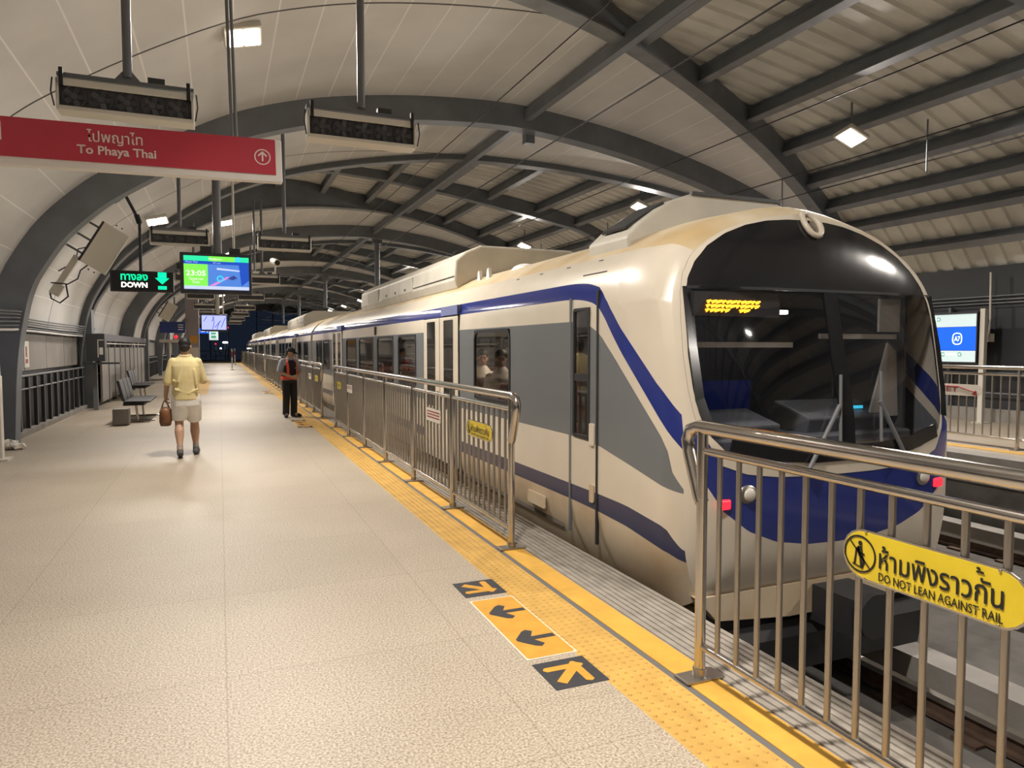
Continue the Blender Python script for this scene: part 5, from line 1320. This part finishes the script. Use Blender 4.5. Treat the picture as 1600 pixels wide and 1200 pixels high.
for a_, k_ in ((al, kl), (ar, kr)):
    mb = MB(); mb.tube([a_ + Vector((0, 0, -.03)), a_.lerp(k_, .16)], [.043, .042], 12); mb.build('sock', M['sock'], man)
# brown bag in the lowered hand
bag = thing('handbag', 'brown leather bag hanging from the hand of the walking person', 'bag', (mx - .28, my + .07, .5))
mb = MB(); torso_rings(mb, [(p(-.28, .07, .46), .07, .15, .7), (p(-.28, .07, .52), .085, .17, .7), (p(-.28, .07, .66), .08, .165, .7), (p(-.28, .07, .72), .06, .15, .7)]); mb.build('body', M['leather'], bag)
for s in (-.05, .05):
    mb = MB(); mb.tube([p(-.28 + s, .0, .71), p(-.285 + s * .5, .02, .79), p(-.295, .07, .82), p(-.285 + s * .5, .12, .79), p(-.28 + s, .15, .71)], .008, 6); mb.build('handle', M['leather'], bag)

# --- guard, facing the camera and a little to the right, looking down at his hands
gx, gy = 1.47, 16.85
gd = thing('person', 'guard in dark cap and black vest with red stripes, looking down by the fence', 'person', (gx, gy, 0))
fw = Vector((.42, -.9, 0)).normalized(); rt = Vector((fw.y, -fw.x, 0))   # rt = towards picture left
q = lambda a, f, z: Vector((gx, gy, 0)) + rt * a + fw * f + Z3 * z
S = .935
mb = MB(); hc = q(-.01, .055, 1.475)
T, R = head(mb, hc, (.80, -.6, 0), .42, .98)
chain(mb, (q(0, -.01, 1.27), .06), (q(0, .03, 1.43), .055))
chain(mb, (q(0, 0, .9), .125), (q(0, 0, 1.22), .13)); chain(mb, (q(-.16, 0, 1.29), .055), (q(0, 0, 1.31), .07), (q(.16, 0, 1.29), .055))
for s in (-1, 1):
    e = q(s * .255, .02, 1.04); wv = q(s * .075, .25, .93 if s > 0 else .95)
    chain(mb, (q(s * .185, 0, 1.28), .052), (e, .042), (e.lerp(wv, .5), .036), (wv, .028)); hand(mb, wv, rt * -s * .8 + fw * .5, Vector((0, 0, -1)) * .5 - rt * s * .2, Z3, .9, .95)
    chain(mb, (q(s * .09, 0, .88), .09), (q(s * .10, .02, .45), .058), (q(s * .105, 0, .10), .038)); chain(mb, (q(s * .105, 0, .10), .036), (q(s * .12, .1, .045), .03))
blob('body', mb, .0075, M['skin'], gd); eyes_brows(T, R, gd, .98)
mb = MB(); ell(mb, T(0, -.03, .035), (.084, .086, .08), R); ell(mb, T(0, -.05, -.02), (.074, .05, .06), R); blob('hair', mb, .008, M['hair'], gd, 3)
mb = MB(); ell(mb, T(0, -.01, .075), (.09, .104, .058), R); cp = blob('cap', mb, .008, M['vest'], gd, 3)
mb = MB(); n = 14; V_ = []
for k in range(n + 1):
    a = PI * k / n; V_ += [T(.078 * math.cos(a), .05 + .045 * math.sin(a), .066), T(.07 * math.cos(a), .06 + .115 * math.sin(a) ** .8, .052)]
mb.add(V_ + [v - Vector((0, 0, .006)) for v in V_], [(2 * k, 2 * k + 1, 2 * k + 3, 2 * k + 2) for k in range(n)] + [(2 * n + 2 + 2 * k, 2 * n + 4 + 2 * k, 2 * n + 5 + 2 * k, 2 * n + 3 + 2 * k) for k in range(n)]); mb.build('brim', M['vest'], cp)
def grings(mb, rings, n=28):
    V_ = []
    for z, rx, ry, sq, f0 in rings:
        for k in range(n):
            t = 2 * PI * k / n; cs, sn = math.cos(t), math.sin(t)
            V_.append(q(rx * math.copysign(abs(cs) ** sq, cs), f0 + ry * math.copysign(abs(sn) ** sq, sn), z))
    fs = [(i * n + k, i * n + (k + 1) % n, (i + 1) * n + (k + 1) % n, (i + 1) * n + k) for i in range(len(rings) - 1) for k in range(n)]
    fs += [tuple(range(n - 1, -1, -1)), tuple(range((len(rings) - 1) * n, len(rings) * n))]
    mb.add(V_, fs, 0, True)
mb = MB(); grings(mb, [(.84, .172, .128, .85, 0), (1.0, .172, .125, .85, 0), (1.2, .195, .128, .85, 0), (1.28, .185, .11, .9, 0), (1.335, .11, .08, 1, .005), (1.37, .07, .07, 1, .012)])
for s in (-1, 1): chain(mb, (q(s * .165, 0, 1.275), .073), (q(s * .225, .01, 1.15), .07), (q(s * .245, .015, 1.08), .066))
us = blob('uniform_shirt', mb, .009, M['uniform'], gd, 4)
mb = MB(); grings(mb, [(.86, .182, .138, .85, 0), (1.0, .182, .136, .85, 0), (1.18, .19, .139, .85, 0), (1.265, .172, .122, .9, 0), (1.318, .13, .095, 1, 0)])
vs_ = blob('vest', mb, .008, M['vest'], gd, 2)
# reflective stripes: two braces front and back and a waist band
def strap(pts, w_, name='reflective_stripe'):
    mb = MB(); P = [Vector(a) for a in pts]
    for i, (a, b) in enumerate(zip(P, P[1:])):
        d = (b - a).normalized(); ctr = q(0, 0, (a.z + b.z) / 2); nrm = ((a + b) / 2 - ctr); nrm.z = .35 * (1 if (a.z + b.z) / 2 > 1.24 else 0) * nrm.length; nrm -= d * nrm.dot(d); nrm.normalize(); s = d.cross(nrm)
        mb.obox((a + b) / 2, (b - a) / 2 * 1.06, s * w_ / 2, nrm * .006)
    return mb.build(name, M['hivis'], vs_)
for s in (-1, 1):
    strap([q(s * .125, -.09, 1.24), q(s * .122, -.03, 1.315), q(s * .118, .05, 1.307), q(s * .115, .108, 1.26), q(s * .112, .133, 1.17), q(s * .108, .142, 1.0), q(s * .108, .142, .90)], .056)
    strap([q(s * .125, -.09, 1.24), q(s * .11, -.135, 1.1), q(s * .11, -.138, .9)], .056)
strap([q(.188 * math.copysign(abs(math.cos(t)) ** .85, math.cos(t)), .144 * math.copysign(abs(math.sin(t)) ** .85, math.sin(t)), .905) for t in [2 * PI * k / 30 for k in range(31)]], .07)
mb = MB(); mb.obox(q(-.09, .142, 1.13), rt * .035, fw * .003, Z3 * .012); mb.build('name_tag', M['sock'], vs_)
mb = MB(); grings(mb, [(.78, .168, .128, .85, 0), (.86, .17, .128, .85, 0), (.90, .16, .12, .85, 0)])
for s in (-1, 1): mb.tube([q(s * .085, 0, .84), q(s * .095, .02, .45), q(s * .10, .0, .06)], [.098, .082, .076], 16)
blob('trousers', mb, .009, M['trousers'], gd, 4)
shoe(q(.105, 0, .10), fw * .9 + rt * .45, 0, gd, col='sole'); shoe(q(-.105, 0, .10), fw * .9 - rt * .4, 0, gd, col='sole')

# --- two passengers behind the single window of the cab car
def passenger(x, y, label, cl):
    t = thing('person', label, 'person', (x, y, 0)); u = lambda a, b, c: Vector((x + a, y + b, c))
    mb = MB(); T, R = head(mb, u(0, 0, 1.45), (-.3, -1, 0), .15, .95); chain(mb, (u(0, 0, 1.2), .055), (u(0, 0, 1.4), .05)); chain(mb, (u(0, .02, .62), .13), (u(0, 0, 1.18), .12))
    for s in (-1, 1):
        chain(mb, (u(s * .17, 0, 1.22), .05), (u(s * .22, -.05, .95), .04), (u(s * .1, -.28, .85), .03)); hand(mb, u(s * .1, -.28, .85), (-s * .4, -1, 0), (0, 0, -1), (-s, 0, .2), .5)
        chain(mb, (u(s * .09, .0, .6), .08), (u(s * .1, -.4, .58), .06), (u(s * .1, -.42, .12), .04)); chain(mb, (u(s * .1, -.42, .1), .036), (u(s * .1, -.56, .06), .03))
    blob('body', mb, .011, M['skin'], t); eyes_brows(T, R, t, .95)
    mb = MB(); ell(mb, T(0, -.02, .05), (.085, .095, .085), R); ell(mb, T(0, -.05, -.02), (.08, .06, .08), R); blob('hair', mb, .012, M['hair'], t, 2)
    mb = MB(); mb.tube([u(0, .02, .6), u(0, .01, .9), u(0, 0, 1.2), u(0, 0, 1.3), u(0, .005, 1.35)], [.155, .15, .165, .10, .062], 18)
    for s in (-1, 1): chain(mb, (u(s * .15, 0, 1.2), .075), (u(s * .21, -.03, 1.0), .065))
    blob('shirt', mb, .012, M[cl], t, 3)
    mb = MB(); ell(mb, u(0, .0, .6), (.17, .15, .12))
    for s in (-1, 1): chain(mb, (u(s * .09, 0, .6), .095), (u(s * .1, -.4, .6), .078), (u(s * .1, -.42, .14), .055))
    blob('trousers', mb, .012, M['trousers'], t, 2)
passenger(3.35, 9.1, 'passenger in white shirt seated behind the train window, farther one', 'white')
passenger(3.35, 8.4, 'passenger in white top seated behind the train window, nearer one', 'shorts')
